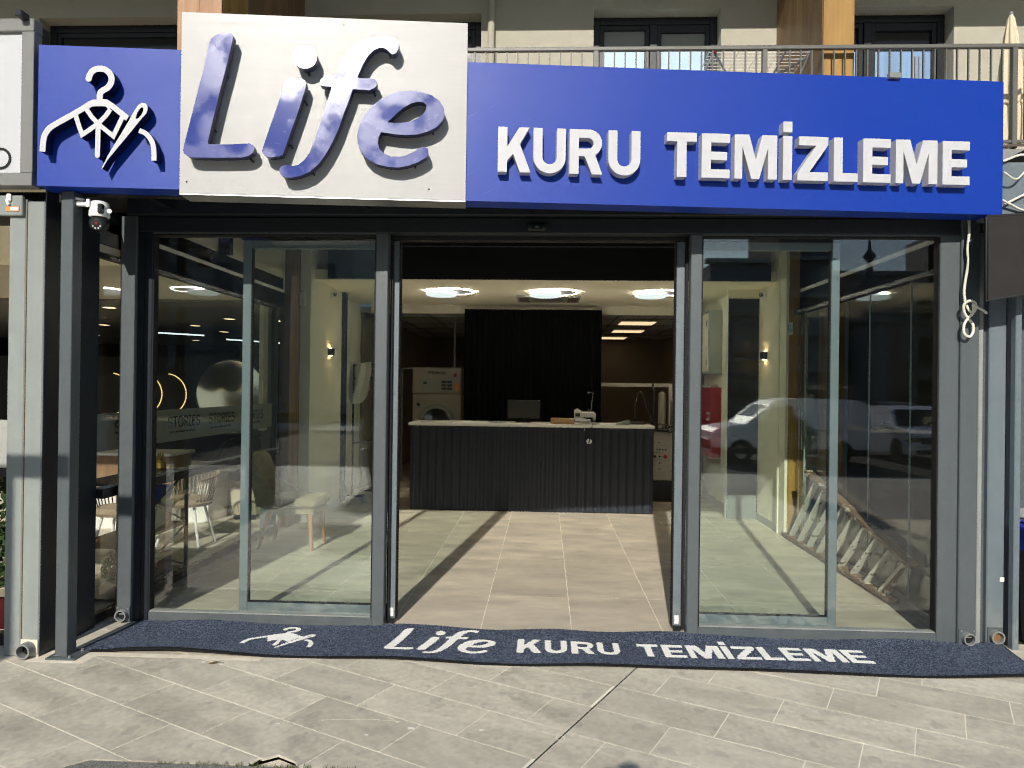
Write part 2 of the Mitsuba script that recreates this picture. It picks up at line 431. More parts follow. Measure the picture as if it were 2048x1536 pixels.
def glyph(ch):
    if ch == 'K':
        return unary_union([sbox(0, 0, .205, 1), Polygon([(.2, .55), (.47, 1), (.70, 1), (.487, .63), (.73, 0), (.495, 0), (.335, .405), (.2, .245)])])
    if ch == 'U':
        w = .72; r = w / 2 - .1
        return LineString([(.1, 1), (.1, .355)] + _arc(w / 2, .36 - .005, r, 180, 360) + [(w - .1, .355), (w - .1, 1)]).buffer(.1, cap_style=2)
    if ch == 'R':
        bowl = unary_union([sbox(0, .40, .44, 1), _circ(.43, .70, .30)]).intersection(sbox(0, .40, 1, 1))
        hole = unary_union([sbox(.21, .57, .42, .81), _circ(.42, .69, .12)])
        return unary_union([sbox(0, 0, .21, 1), bowl.difference(hole), Polygon([(.33, .42), (.57, .46), (.74, 0), (.51, 0)])])
    if ch == 'T': return unary_union([sbox(0, .80, .66, 1), sbox(.225, 0, .435, .9)])
    if ch == 'E': return unary_union([sbox(0, 0, .21, 1), sbox(0, .80, .64, 1), sbox(0, .405, .575, .59), sbox(0, 0, .64, .195)])
    if ch == 'M': return Polygon([(0, 0), (0, 1), (.33, 1), (.485, .43), (.63, 1), (.97, 1), (.97, 0), (.765, 0), (.765, .72), (.565, 0), (.385, 0), (.175, .73), (.175, 0)])
    if ch == 'İ': return unary_union([sbox(0, 0, .21, 1), sbox(0, 1.085, .21, 1.325)])
    if ch == 'Z': return Polygon([(.03, 1), (.70, 1), (.70, .82), (.275, .195), (.70, .195), (.70, 0), (0, 0), (0, .165), (.425, .80), (.03, .80)])
    if ch == 'L': return unary_union([sbox(0, 0, .205, 1), sbox(0, 0, .56, .195)])


def fit(g, w, h, x, y):
    x0, y0, x1, y1 = g.bounds
    return affinity.translate(affinity.scale(affinity.translate(g, -x0, 0), w / (x1 - x0), h, origin=(0, 0)), x, y)


# hand-lettered word: outlines in sign metres
LIFE = {
 'L': [(1.021,3.545),(1.058,3.551),(1.101,3.55),(1.108,3.532),(1.099,3.485),(1.074,3.369),(1.044,3.248),(1.006,3.078),(0.979,2.952),(0.979,2.929),(1.048,2.929),(1.123,2.933),(1.166,2.937),(1.206,2.94),(1.227,2.929),(1.233,2.908),(1.224,2.888),(1.199,2.869),(1.167,2.861),(1.038,2.854),(0.911,2.852),(0.871,2.856),(0.849,2.872),(0.843,2.89),(0.849,2.923),(0.881,3.058),(0.916,3.211),(0.947,3.338),(0.969,3.453),(0.976,3.491),(0.989,3.519)],
 'i': [(1.408,3.31),(1.451,3.315),(1.489,3.311),(1.508,3.3),(1.513,3.284),(1.506,3.248),(1.485,3.176),(1.454,3.076),(1.418,2.971),(1.397,2.905),(1.387,2.88),(1.365,2.872),(1.322,2.865),(1.301,2.869),(1.279,2.885),(1.274,2.901),(1.284,2.934),(1.31,3.017),(1.341,3.111),(1.366,3.188),(1.387,3.26),(1.396,3.294)],
 'f': [(1.595,3.315),(1.62,3.335),(1.677,3.336),(1.683,3.353),(1.714,3.425),(1.752,3.481),(1.795,3.521),(1.846,3.549),(1.897,3.566),(1.948,3.57),(1.992,3.564),(2.018,3.549),(2.028,3.527),(2.024,3.498),(2.01,3.475),(1.99,3.466),(1.978,3.474),(1.961,3.492),(1.942,3.501),(1.917,3.501),(1.885,3.486),(1.854,3.453),(1.826,3.404),(1.807,3.358),(1.795,3.328),(1.83,3.326),(1.874,3.327),(1.897,3.322),(1.906,3.31),(1.904,3.287),(1.888,3.271),(1.863,3.26),(1.818,3.262),(1.772,3.263),(1.755,3.208),(1.724,3.124),(1.694,3.033),(1.669,2.974),(1.633,2.903),(1.589,2.837),(1.539,2.791),(1.489,2.767),(1.445,2.756),(1.407,2.755),(1.382,2.767),(1.371,2.789),(1.375,2.809),(1.391,2.822),(1.413,2.824),(1.444,2.82),(1.476,2.828),(1.507,2.854),(1.538,2.9),(1.562,2.965),(1.586,3.042),(1.611,3.12),(1.635,3.204),(1.656,3.272),(1.615,3.274),(1.589,3.279),(1.588,3.299)],
 'e': [(2.196,2.942),(2.201,2.913),(2.187,2.89),(2.143,2.863),(2.091,2.842),(2.034,2.829),(1.977,2.831),(1.913,2.844),(1.861,2.871),(1.823,2.912),(1.803,2.959),(1.799,3.004),(1.811,3.062),(1.839,3.121),(1.877,3.167),(1.927,3.211),(1.984,3.242),(2.041,3.26),(2.099,3.266),(2.156,3.261),(2.215,3.243),(2.26,3.212),(2.283,3.178),(2.29,3.136),(2.274,3.097),(2.243,3.063),(2.198,3.039),(2.14,3.02),(2.076,3.013),(2.013,3.016),(1.968,3.022),(1.933,3.026),(1.92,2.998),(1.916,2.963),(1.924,2.931),(1.95,2.906),(1.989,2.891),(2.033,2.89),(2.078,2.9),(2.123,2.924),(2.151,2.944),(2.173,2.951)]}
E_HOLE = [(1.967,3.083),(1.986,3.1),(2.017,3.133),(2.055,3.167),(2.1,3.194),(2.138,3.205),(2.17,3.202),(2.186,3.187),(2.183,3.161),(2.168,3.135),(2.139,3.111),(2.095,3.089),(2.044,3.081),(1.999,3.08)]


def soft(g, r=0.006): return g.buffer(-r).buffer(2 * r).buffer(-r)


LIFE_POLY = {k: soft(Polygon(v).buffer(0)) for k, v in LIFE.items()}
LIFE_POLY['e'] = soft(Polygon(LIFE['e']).buffer(0).difference(Polygon(E_HOLE)), 0.003)
LIFE_POLY['i'] = unary_union([LIFE_POLY['i'], Point(1.505, 3.434).buffer(0.066, 24)])
ICON = {'hook': [(0.315,3.281),(0.319,3.299),(0.332,3.322),(0.352,3.335),(0.374,3.339),(0.4,3.336),(0.422,3.321),(0.436,3.299),(0.438,3.274),(0.43,3.251),(0.415,3.232),(0.395,3.22),(0.38,3.206),(0.376,3.185),(0.376,3.156)],
 'top': [(0.072,2.868),(0.075,2.918),(0.081,2.954),(0.096,2.984),(0.119,3.009),(0.184,3.05),(0.254,3.093),(0.306,3.128),(0.337,3.148),(0.372,3.153),(0.407,3.155),(0.425,3.146),(0.465,3.117),(0.53,3.066)],
 'right': [(0.592,3.002),(0.626,2.987),(0.653,2.958),(0.669,2.922),(0.674,2.881),(0.675,2.836)],
 'collar': [(0.248,3.075),(0.264,3.023),(0.284,2.969),(0.321,2.995),(0.369,3.033),(0.41,3.078),(0.434,3.115)],
 'collar2': [(0.306,3.11),(0.333,3.071),(0.369,3.033),(0.405,3.003),(0.452,2.966),(0.473,3.012),(0.501,3.076)],
 'placket': [(0.37,3.033),(0.368,2.856)], 'neck': [(0.306,3.119),(0.332,3.138),(0.372,3.142),(0.412,3.141),(0.432,3.121)]}
W_ = {'hook': .0165, 'top': .0155, 'right': .0135, 'collar': .0125, 'collar2': .0125, 'placket': .0135, 'neck': .012}
HANGER = unary_union([LineString(spline(v, 4)[:, :2] if len(v) > 2 and k not in ('collar', 'collar2') else v).buffer(W_[k], join_style=1 if k in ('hook', 'top') else 2, cap_style=1 if k in ('hook', 'placket') else 2) for k, v in ICON.items()])
NEEDLE = Polygon([(0.39,2.782),(0.424,2.856),(0.476,2.948),(0.528,3.041),(0.564,3.11),(0.584,3.142),(0.604,3.157),(0.624,3.155),(0.635,3.142),(0.637,3.122),(0.629,3.098),(0.594,3.056),(0.542,2.986),(0.477,2.903),(0.42,2.829),(0.397,2.785)]).buffer(0).difference(Polygon([(0.572,3.072),(0.58,3.099),(0.593,3.122),(0.605,3.133),(0.614,3.127),(0.613,3.112),(0.602,3.088),(0.587,3.07),(0.577,3.066)]))
HANGER_CUT = HANGER.difference(NEEDLE.buffer(0.012))
ROW = [('K', 2.595, .188), ('U', 2.799, .187), ('R', 3.008, .191), ('U', 3.234, .187), ('T', 3.577, .176), ('E', 3.783, .167), ('M', 3.978, .253), ('İ', 4.267, .054),
       ('Z', 4.355, .183), ('L', 4.573, .145), ('E', 4.750, .168), ('M', 4.949, .254), ('E', 5.235, .167)]

# ------------------------------------------------------------------ ground: plaza, street, far ground
def sheet(poly, z, thick=0.0):
    if thick: return prism(poly, np.array([0, 0, z]), X, Y, -thick)
    parts = []
    for g in getattr(poly, 'geoms', [poly]):
        v, f = trimesh.creation.triangulate_polygon(g, engine='earcut')
        v = np.column_stack([v, np.full(len(v), z)]); m = trimesh.Trimesh(v, f, process=False)
        if len(m.faces) and m.face_normals[:, 2].mean() < 0: m.invert()
        parts.append(m)
    return cat(*parts)


TILED = sbox(-5.6, -3.4, 5.6, 0.0)
EDGING = Polygon([(-2.03, -1.797), (-0.86, -1.797), (-0.86, -3.4), (-2.75, -3.4), (-2.2, -1.95)])
HOLE = Polygon([(-1.345, -1.797), (-1.355, -1.775), (-1.255, -1.700), (-1.165, -1.750), (-1.13, -1.797)])
obj('pavement', sheet(sbox(-45, -7.4, 45, 3.0).difference(sbox(-3.3, -3.4, 3.05, 3.0)).difference(TILED), -0.001), 'mat_pavement', label='grey stone paved forecourt in front of the shop', kind='structure')
obj('grout_bed', sheet(TILED.difference(HOLE).difference(EDGING), -0.0012), 'mat_grout', 'pavement', label='pale grout between the pavement tiles')
obj('broken_corner', sheet(HOLE.buffer(0.01), -0.028), 'mat_mortar', 'pavement', label='bare mortar where a tile corner has broken away')
obj('granite_edging', sheet(EDGING.buffer(-0.004), -0.002), 'mat_granite', 'pavement', label='dark speckled granite strip along the cut tiles')
VL, TW = 0.302, 0.6
JU = 0.645


def place_uv(m):
    M = np.eye(4); M[:2, 0] = [CA, SA]; M[:2, 1] = [-SA, CA]; m.apply_transform(M); return m


TXY = affinity.rotate(TILED.difference(EDGING).difference(HOLE), 27.5, origin=(0, 0))
count = 0
for k in range(-13, 24):
    v0 = -1.545 + VL * k
    for side in (0, 1):
        base = (-0.373 + 0.2 * k) if side == 0 else (0.838 + 0.204 * k)
        for i in range(-16, 17):
            u0 = base + TW * math.floor((JU - base) / TW) + TW * i
            lo, hi = (u0, min(u0 + TW, JU)) if side == 0 else (max(u0, JU), u0 + TW)
            if (side == 0 and u0 >= JU) or (side == 1 and u0 + TW <= JU) or hi - lo < 0.02: continue
            g = sbox(lo + .0028, v0 + .0028, hi - .0028, v0 + VL - .0028)
            if side == 0 and hi == JU: g = sbox(lo + .0018, v0 + .0018, hi - .004, v0 + VL - .0018)
            if side == 1 and lo == JU: g = sbox(lo + .004, v0 + .0018, hi - .0018, v0 + VL - .0018)
            g = g.intersection(TXY)
            if g.is_empty or g.geom_type != 'Polygon' or g.area < 0.002: continue
            dz = rng.uniform(-0.0003, 0.0005)
            obj('tile', place_uv(prism(g, np.array([0, 0, dz - 0.012]), X, Y, 0.012)), f'mat_paver_{rng.choice([0, 0, 1, 2, 3])}', 'pavement')
            count += 1
joint = place_uv(box(JU - .0042, JU + .0042, -4.2, 1.4, -0.012, -0.0004))
obj('expansion_joint', joint, 'mat_rubber', 'pavement', label='dark rubber expansion joint running towards the mat')


def blades(pts, h, seed, n=9):
    r = np.random.default_rng(seed); v, f = [], []
    for (x, y, z) in pts:
        for _ in range(n):
            a, lean = r.uniform(0, 2 * np.pi), r.uniform(0.1, 0.9); hh = h * r.uniform(.5, 1.2); w = hh * .10
            b = np.array([x + r.normal(0, .008), y + r.normal(0, .006), z]); d = np.array([math.cos(a), math.sin(a), 0])
            s = np.array([-d[1], d[0], 0]) * w; m = b + d * lean * hh * .4 + Z * hh * .6; t = b + d * lean * hh + Z * hh * .9; o = len(v)
            v += [b - s, b + s, m - s * .8, m + s * .8, t]; f += [[o, o + 1, o + 3], [o, o + 3, o + 2], [o + 2, o + 3, o + 4]]
    return trimesh.Trimesh(np.array(v), np.array(f), process=False)


wp = [(x, -1.803 + rng.uniform(-.004, .003), -0.004) for x in np.arange(-1.72, -0.9, .022) if rng.random() < .75] + [(-1.34, -1.77, -.02), (-1.32, -1.765, -.02), (-1.19, -1.765, -.02), (-1.17, -1.78, -.02), (-1.16, -1.785, -.02)]
obj('weeds', blades(wp, 0.016, 4), 'mat_grass', label='small weeds growing along the cut edge of the paving', cat='weeds', kind='stuff')
lf = trimesh.Trimesh([(-2.02, -.73, .003), (-1.985, -.712, .012), (-1.955, -.728, .018), (-1.99, -.742, .006)], [[0, 1, 2], [0, 2, 3]])
obj('dry_leaf', cat(lf, tube([(-1.956, -.727, .017), (-1.93, -.72, .006)], .0012, 5)), 'mat_clad_brown', label='curled dry leaf lying on the paving in front of the mat', cat='leaf')
def crack(pts, w):
    p = np.array(pts, float); d = np.gradient(p, axis=0); d /= np.linalg.norm(d, axis=1, keepdims=True); nn = np.column_stack([-d[:, 1], d[:, 0]]) * w / 2
    a, b = np.column_stack([p + nn, np.full(len(p), .0009)]), np.column_stack([p - nn, np.full(len(p), .0009)])
    f = []
    for i in range(len(p) - 1): f += [[2 * i, 2 * i + 1, 2 * i + 3], [2 * i, 2 * i + 3, 2 * i + 2]]
    m = trimesh.Trimesh(np.stack([a, b], 1).reshape(-1, 3), f, process=False)
    if m.face_normals[:, 2].mean() < 0: m.invert()
    return m


for pts in ([(-1.17, -1.37), (-1.05, -1.352), (-.93, -1.345), (-.84, -1.352), (-.79, -1.36)], [(-.86, -1.315), (-.82, -1.345), (-.80, -1.375)], [(-.12, -1.40), (-.09, -1.43), (-.045, -1.435), (-.055, -1.475), (-.02, -1.50), (-.015, -1.455), (-.04, -1.435)]):
    obj('crack', crack(pts, .0045), 'mat_grout', 'pavement', label='pale hairline crack across a tile')
for (x, y, q) in ((-.73, -1.42, .014), (-.40, -1.415, .010), (-.92, -1.50, .008), (-2.06, -.70, .012), (-1.36, -1.42, .008)):
    obj('chip', move(box(-q, q, -q * .6, q * .6, 0, .0012), (x, y, 0)), 'mat_white', 'pavement')
# slope and street behind the viewer (seen only as reflections in the glass)
sl = [(-60, -7.4, -0.001), (60, -7.4, -0.001), (60, -13.5, -0.5), (-60, -13.5, -0.5)]
obj('sloping_pavement', quad(*sl[::-1]), 'mat_pavement', label='paved slope between the forecourt and the street', kind='structure')
obj('street', sheet(sbox(-80, -26, 80, -13.5), -0.501), 'mat_asphalt', label='asphalt street behind the viewer', kind='structure')
obj('far_ground', sheet(sbox(-250, -250, 250, 250), -0.75), 'mat_asphalt', label='wide level ground around the buildings', kind='structure')
obj('far_pavement', box(-80, 80, -31, -26, -0.7, -0.38), 'mat_stone_far', label='raised pavement on the far side of the street', kind='structure')

# ------------------------------------------------------------------ shop floor
obj('shop_floor', sheet(sbox(-3.08, 0.0, 2.66, 12.5), -0.0009), 'mat_grout', label='stone look tiled floor of the shop', kind='structure')
for i in range(-4, 7):
    for j in range(-1, 10):
        g = sbox(-1.129 + .6 * i + .0022, .78 + 1.2 * j + .0022, -1.129 + .6 * (i + 1) - .0022, .78 + 1.2 * (j + 1) - .0022).intersection(sbox(-3.06, 0.003, 2.64, 12.4))
        if g.is_empty or g.area < .002: continue
        obj('tile', prism(g, np.array([0, 0, -0.012]), X, Y, 0.012), f'mat_floor_{rng.choice([0, 0, 1, 2])}', 'shop_floor')

# ------------------------------------------------------------------ shop front
sf = thing('shopfront', 'anthracite metal and glass shop front with an open sliding door', 'shopfront')
obj('fascia', box(-2.90, 2.56, -0.10, 0.34, 2.706, 3.35, .006), 'mat_header', sf, label='dark roller box above the door')
obj('header', box(-2.848, 2.50, -0.045, 0.16, 2.602, 2.70, .004), 'mat_header', sf, label='dark lintel over the glass panels')
for a, b in ((-2.965, -2.855), (2.503, 2.615)):
    pk = obj('corner_post', box(a, b, -0.055, 0.06, 0.0, 2.706, .005), 'mat_anthracite', sf)
    cx = (a + b) / 2
    obj('pipe_plate', box(a + .004, b - .004, -0.062, -0.0555, 0.006, 0.105, .002), 'mat_anthracite_plain', pk)
    ring = lathe([(.030, 0), (.038, 0), (.038, .035), (.030, .035), (.030, 0)], 24, (cx, -0.062, .05), [0, -1, 0])
    obj('drain_pipe', ring, 'mat_pipe_grey', pk, smooth=40)
    obj('pipe_mouth', disc(.030, .002, (cx, -.066, .05), (0, -1, 0)), 'mat_black', pk)
    obj('pipe_lip', box(cx - .022, cx + .02, -.075, -.070, .055, .062), 'mat_pipe_grey', pk)
    for sx in (a + .018, b - .018):
        obj('screw', disc(.005, .006, (sx, -.064, .095), (0, -1, 0), 10), 'mat_steel', pk)
obj('rebate', box(-2.855, -2.81, -0.035, 0.05, 0.0, 2.60), 'mat_dark_rebate', sf)
for k, (x0, x1, g0, g1) in enumerate(((-2.81, -1.168, -2.7556, -1.2486), (0.808, 2.503, .8805, 2.382))):
    stile = box(x0, g0, -.035, .045, 0.0, 2.602, .004)
    fm = cat(*([stile] if k else []), box(g1, x1, -.035, .045, 0.0, 2.602, .004),
             box(g0, g1, -.033, .043, 0.0, .066, .004), box(g0, g1, -.033, .043, 2.592, 2.602))
    fp = obj('fixed_panel', fm, 'mat_anthracite', sf)
    if k == 0: obj('dark_stile', stile, 'mat_dark_rebate', fp)
    obj('gasket', cat(box(g0, g0 + .008, -.03, .03, .066, 2.592), box(g1 - .008, g1, -.03, .03, .066, 2.592), box(g0 + .008, g1 - .008, -.03, .03, 2.584, 2.592)), 'mat_rubber', fp)
    obj('bead', box(g0 + .008, g1 - .008, -.036, .02, .066, .074, .002), 'mat_steel' if 0 else 'mat_container_grey', fp)
    obj('glass', quad((g0 + .004, 0.004, .07), (g1 - .004, 0.004, .07), (g1 - .004, 0.004, 2.59), (g0 + .004, 0.004, 2.59)), 'mat_glass', fp)
for k, (x0, x1) in enumerate(((-2.189, -1.110), (.734, 1.802))):
    dm = cat(box(x0, x0 + .058, .085, .125, .02, 2.575, .003), box(x1 - .055, x1, .085, .125, .02, 2.575, .003),
             box(x0 + .058, x1 - .055, .087, .123, .02, .112, .003), box(x0 + .058, x1 - .055, .087, .123, 2.52, 2.575, .003))
    dl = obj('sliding_door', dm, 'mat_container_blue_grey', sf, label='sliding door leaf parked behind the fixed panel')
    obj('gasket', cat(box(x0 + .058, x0 + .066, .088, .12, .112, 2.52), box(x1 - .063, x1 - .055, .088, .12, .112, 2.52), box(x0 + .066, x1 - .063, .088, .12, .112, .118)), 'mat_rubber', dl)
    obj('glass', quad((x0 + .06, .105, .114), (x1 - .057, .105, .114), (x1 - .057, .105, 2.518), (x0 + .06, .105, 2.518)), 'mat_glass', dl)
    ex = x1 if k == 0 else x0
    obj('edge_seal', box(ex - .003, ex + .003, .070, .14, .03, 2.57), 'mat_rubber', dl)
    gx = (x1 - .03) if k == 0 else (x0 + .03)
    obj('floor_guide', cat(box(gx - .025, gx + .025, .06, .084, .0, .035, .003)), 'mat_black_metal', dl)
    obj('sticker', cat(box(gx - .014, gx + .014, .0825, .0846, .045, .10), meshkit.text_mesh('S', .03) if 0 else None), 'mat_white_plastic', dl)
obj('door_track', box(-2.2, 1.81, .07, .155, 2.578, 2.60), 'mat_black_metal', sf)
obj('jamb_slot', box(-1.168, -1.15, .05, .066, 0.02, 2.575), 'mat_rubber', sf)
obj('jamb_slot', box(.79, .808, .05, .066, .02, 2.575), 'mat_rubber', sf)
se = thing('door_sensor', 'small black motion sensor centred over the door opening', 'sensor')
obj('housing', cat(box(-.262, -.118, -.088, -.047, 2.612, 2.668, .018)), 'mat_black_metal', se)
obj('window', box(-.225, -.155, -.092, -.086, 2.618, 2.645, .002), 'mat_car_glass', se)
obj('mark', box(-.20, -.18, -.0935, -.0915, 2.628, 2.636), 'mat_pipe_grey', se)

# shop shell: roof, side walls, ceiling
bx = thing('shop_interior', 'cream painted shop interior with black beam and dark back room', 'room')
obj('roof', box(-3.10, 2.70, -.10, 3.62, 3.36, 3.46), 'mat_anthracite_plain', bx)
obj('roof_lining', box(-3.05, 2.66, .35, 3.60, 3.33, 3.357), 'mat_flute_dark', bx)
obj('black_beam', box(-2.668, 2.412, 3.60, 3.70, 2.828, 3.328), 'mat_black', bx, label='black beam across the shop above the ceiling lights')
obj('beam_trim', box(-2.60, 2.35, 3.585, 3.598, 3.20, 3.212), 'mat_anthracite_plain', bx)
obj('ceiling', box(-3.05, 2.66, 3.70, 6.30, 2.83, 2.95), 'mat_ceiling', bx, label='flat cream ceiling with three round lights')
obj('ceiling_front', box(-2.668, 2.412, 3.62, 3.70, 2.822, 2.828), 'mat_ceiling', bx)
obj('bulkhead', box(-2.80, 2.66, 6.30, 6.42, 2.70, 2.95), 'mat_cream', bx)
# left side
obj('left_pillar', box(-3.08, -2.845, 3.55, 4.85, 0, 3.35), 'mat_inner_wall', bx)
obj('left_black_strip', box(-3.08, -2.80, 4.85, 4.97, .02, 2.828), 'mat_black', bx)
obj('left_wall', box(-3.2, -3.0, 4.97, 12.4, 0, 3.0), 'mat_inner_wall', bx)
obj('left_skirting', cat(box(-2.845, -2.833, 3.56, 4.85, 0, .08), box(-3.0, -2.99, 4.97, 12.3, 0, .08)), 'mat_skirting', bx)
obj('left_wood_panel', box(-3.08, -2.965, 3.22, 3.55, 0, 3.35, .003), 'mat_clad_brown', bx, label='brown wooden cladding beside the left pillar')
obj('left_upper_wall', box(-3.16, -3.04, .35, 3.2, 2.76, 3.33), 'mat_cream', bx)
obj('left_fascia', box(-3.12, -3.035, .07, 3.2, 2.45, 2.757), 'mat_flute_dark', bx)
obj('white_strip', cat(box(-3.034, -3.026, .10, 3.17, 2.605, 2.635), box(-3.034, -3.026, 3.17, 3.20, 2.605, 3.2)), 'mat_white', bx, label='thin white strip along the dark side fascia')
obj('left_end_bracket', box(-3.03, -2.93, 1.55, 1.62, 2.74, 3.1), 'mat_black', bx)
# right side
obj('right_pillar', cat(box(2.50, 2.72, 3.50, 4.35, 0, 3.35), box(2.478, 2.50, 3.50, 3.56, 0, 3.35), box(2.49, 2.52, 3.30, 3.50, 0, 3.35)), 'mat_inner_wall', bx)
obj('right_wood_panel', box(2.522, 2.634, 3.30, 3.34, 0, 3.33, .003), 'mat_clad_yellow', bx, label='yellow wooden cladding beside the right pillar')
obj('right_skirting', cat(box(2.47, 2.478, 3.5, 3.555, 0, .085), box(2.49, 2.4995, 3.56, 4.35, 0, .085), box(2.50, 2.55, 3.488, 3.4995, 0, .085)), 'mat_skirting', bx)
obj('right_black_panel', box(2.125, 2.50, 4.352, 4.42, .0, 2.72), 'mat_black', bx)
obj('panel_edge', box(2.118, 2.125, 4.34, 4.43, 0, 2.72), 'mat_white', bx)
obj('panel_sunlit_foot', box(2.135, 2.49, 4.345, 4.352, .0, .30), 'mat_pipe_grey', bx)  # grey strip paints the sunlit foot of the black panel
obj('right_wall', box(2.235, 2.45, 4.42, 6.20, 0, 2.828), 'mat_inner_wall', bx)
obj('right_wall_base', box(2.224, 2.234, 4.43, 6.2, 0, .10), 'mat_skirting', bx)
obj('right_outer_wall', box(2.66, 2.78, 4.35, 12.4, 0, 3.0), 'mat_inner_wall', bx)
obj('right_over_panel', box(2.12, 2.66, 4.352, 4.42, 2.722, 2.83), 'mat_inner_wall', bx)
obj('right_fascia', box(2.645, 2.70, .07, 3.49, 2.45, 3.33), 'mat_flute_dark', bx)
obj('white_strip', box(2.637, 2.644, .10, 3.46, 2.665, 2.70), 'mat_white', bx, label='thin pale strip along the right side fascia')
# back room
obj('back_ceiling', box(-3.2, 2.8, 6.42, 12.5, 2.72, 2.80), 'mat_back_ceiling', bx)
obj('ceiling_joint', cat(*[box(-3.0, 2.66, y - .006, y + .006, 2.714, 2.719) for y in np.arange(7.2, 12.3, 1.2)], *[box(x - .006, x + .006, 6.43, 12.4, 2.712, 2.717) for x in np.arange(-2.6, 2.6, .6)]), 'mat_black', bx)
obj('back_wall', box(-3.2, 2.8, 12.4, 12.5, 0, 3.0), 'mat_back_wall', bx)
obj('back_left_lining', box(-2.99, -2.94, 6.45, 12.39, 0, 2.71), 'mat_back_wall', bx)
obj('back_right_lining', box(2.60, 2.65, 6.45, 12.39, 0, 2.71), 'mat_back_wall', bx)
obj('back_pilaster', box(2.40, 2.59, 8.4, 8.62, 0, 2.71), 'mat_cream', bx)


# side glass walls
def glass_wall(xg, ys, z0, z1, holder, mat='mat_glass_side', edge=True):
    for a, b in zip(ys[:-1], ys[1:]):
        a, b = a + .004, b - .004
        p = obj('glass_panel', quad((xg, a, z0), (xg, b, z0), (xg, b, z1), (xg, a, z1)), mat, holder)
        if edge: obj('polished_edge', cat(box(xg - .006, xg + .006, a - .004, a - .0005, z0, z1)), 'mat_glass_edge', p)


rg = thing('right_glass_wall', 'frameless folding glass wall along the right side of the shop', 'glass wall')
tag(rg, None)
obj('bottom_rail', box(2.57, 2.64, .07, 3.29, 0, .045, .004), 'mat_steel', rg)
obj('top_rail', box(2.57, 2.64, .07, 3.29, 2.42, 2.46, .004), 'mat_black_metal', rg)
glass_wall(2.605, [.10, .79, 1.49, 2.25, 3.02, 3.28], .05, 2.42, rg)
for yy in (2.98, 3.06):
    h = tube([(2.56, yy, 1.37), (2.56, yy, .98)], .009, 8)
    obj('pull_handle', cat(h, tube([(2.56, yy, 1.30), (2.60, yy, 1.30)], .006, 6), tube([(2.56, yy, 1.05), (2.60, yy, 1.05)], .006, 6)), 'mat_chrome', rg, smooth=40)
# neighbour to the right, seen through that glass
nr = thing('right_neighbour_unit', 'grey steel container unit standing right of the shop', 'container unit')
obj('corner_column', box(2.698, 2.806, -.02, .12, 0, 2.90, .006), 'mat_container_blue_grey', nr)
obj('side_return', box(2.68, 2.712, .02, .30, 0, 2.75), 'mat_anthracite_plain', nr)
obj('trim_strip', box(2.640, 2.668, -.01, .05, 0, 2.62, .003), 'mat_container_grey', nr)
obj('inner_jamb', box(2.809, 2.838, -.02, .06, 0, 2.75), 'mat_anthracite_plain', nr)
obj('second_column', box(2.800, 2.838, -.12, -.07, 0, 2.75, .004), 'mat_container_blue_grey', nr)
obj('pipe_plate', box(2.704, 2.80, -.027, -.0205, .006, .11, .002), 'mat_anthracite_plain', nr)
obj('drain_pipe', lathe([(.032, 0), (.041, 0), (.041, .035), (.032, .035), (.032, 0)], 24, (2.752, -.027, .055), [0, -1, 0]), 'mat_pipe_grey', nr, smooth=40)
obj('pipe_mouth', disc(.032, .002, (2.752, -.031, .055), (0, -1, 0)), 'mat_rust', nr)
obj('label_patch', box(2.778, 2.804, -.0235, -.0205, .40, .43), 'mat_white', nr, label='small white sticker on the grey column')
obj('wall', box(2.86, 2.94, 2.85, 3.36, 0, 3.3, .003), 'mat_clad_yellow', nr, label='yellow wooden cladding seen through the glass')
obj('side_wall', box(3.2, 3.3, .3, 3.4, 0, 3.3), 'mat_salon_dark', nr)
obj('end_wall', box(2.73, 4.2, 3.64, 3.74, 0, 3.3), 'mat_container_blue_grey', nr)
obj('floor', box(2.66, 3.2, .02, 3.64, -.02, .003), 'mat_salon_dark', nr)
obj('roof', box(2.70, 4.6, -.10, 3.64, 2.91, 3.02), 'mat_container_blue_grey', nr)
obj('front_wall', box(2.84, 4.6, .07, .12, 0, 2.9), 'mat_anthracite_plain', nr)
obj('window_lip', box(2.85, 3.6, .045, .068, .80, .86), 'mat_pipe_grey', nr)

# ------------------------------------------------------------------ signs
SO = np.array([-3.0, -.82, 0.0]); SX = np.array([1, .1, 0]) / math.hypot(1, .1); SN = np.cross(SX, Z)


def on_sign(poly, t0, t1):
    return prism(poly, SO + SN * t0, SX, Z, t1 - t0)


def sign_box(key, s0, s1, z0, z1, face, t=0.0, depth=.16):
    k = obj('panel', on_sign(sbox(s0, z0, s1, z1), t - .004, t), face, key)
    obj('return_edge', on_sign(sbox(s0 + .001, z0 + .001, s1 - .001, z1 - .001), t - depth, t - .0045), face, key)
    return k


def letter(key, name, poly, t, thick, face, side, pins=()):
    k = obj(name, on_sign(poly, t + thick - .004, t + thick), face, key)
    obj('side', on_sign(poly.buffer(-.0008), t, t + thick - .0042), side, k)
    for (a, b) in pins:
        obj('standoff', tube([SO + SN * (t - .045) + SX * a + Z * b, SO + SN * (t + .012) + SX * a + Z * b], .0065, 8), 'mat_black_metal', k)
    return k


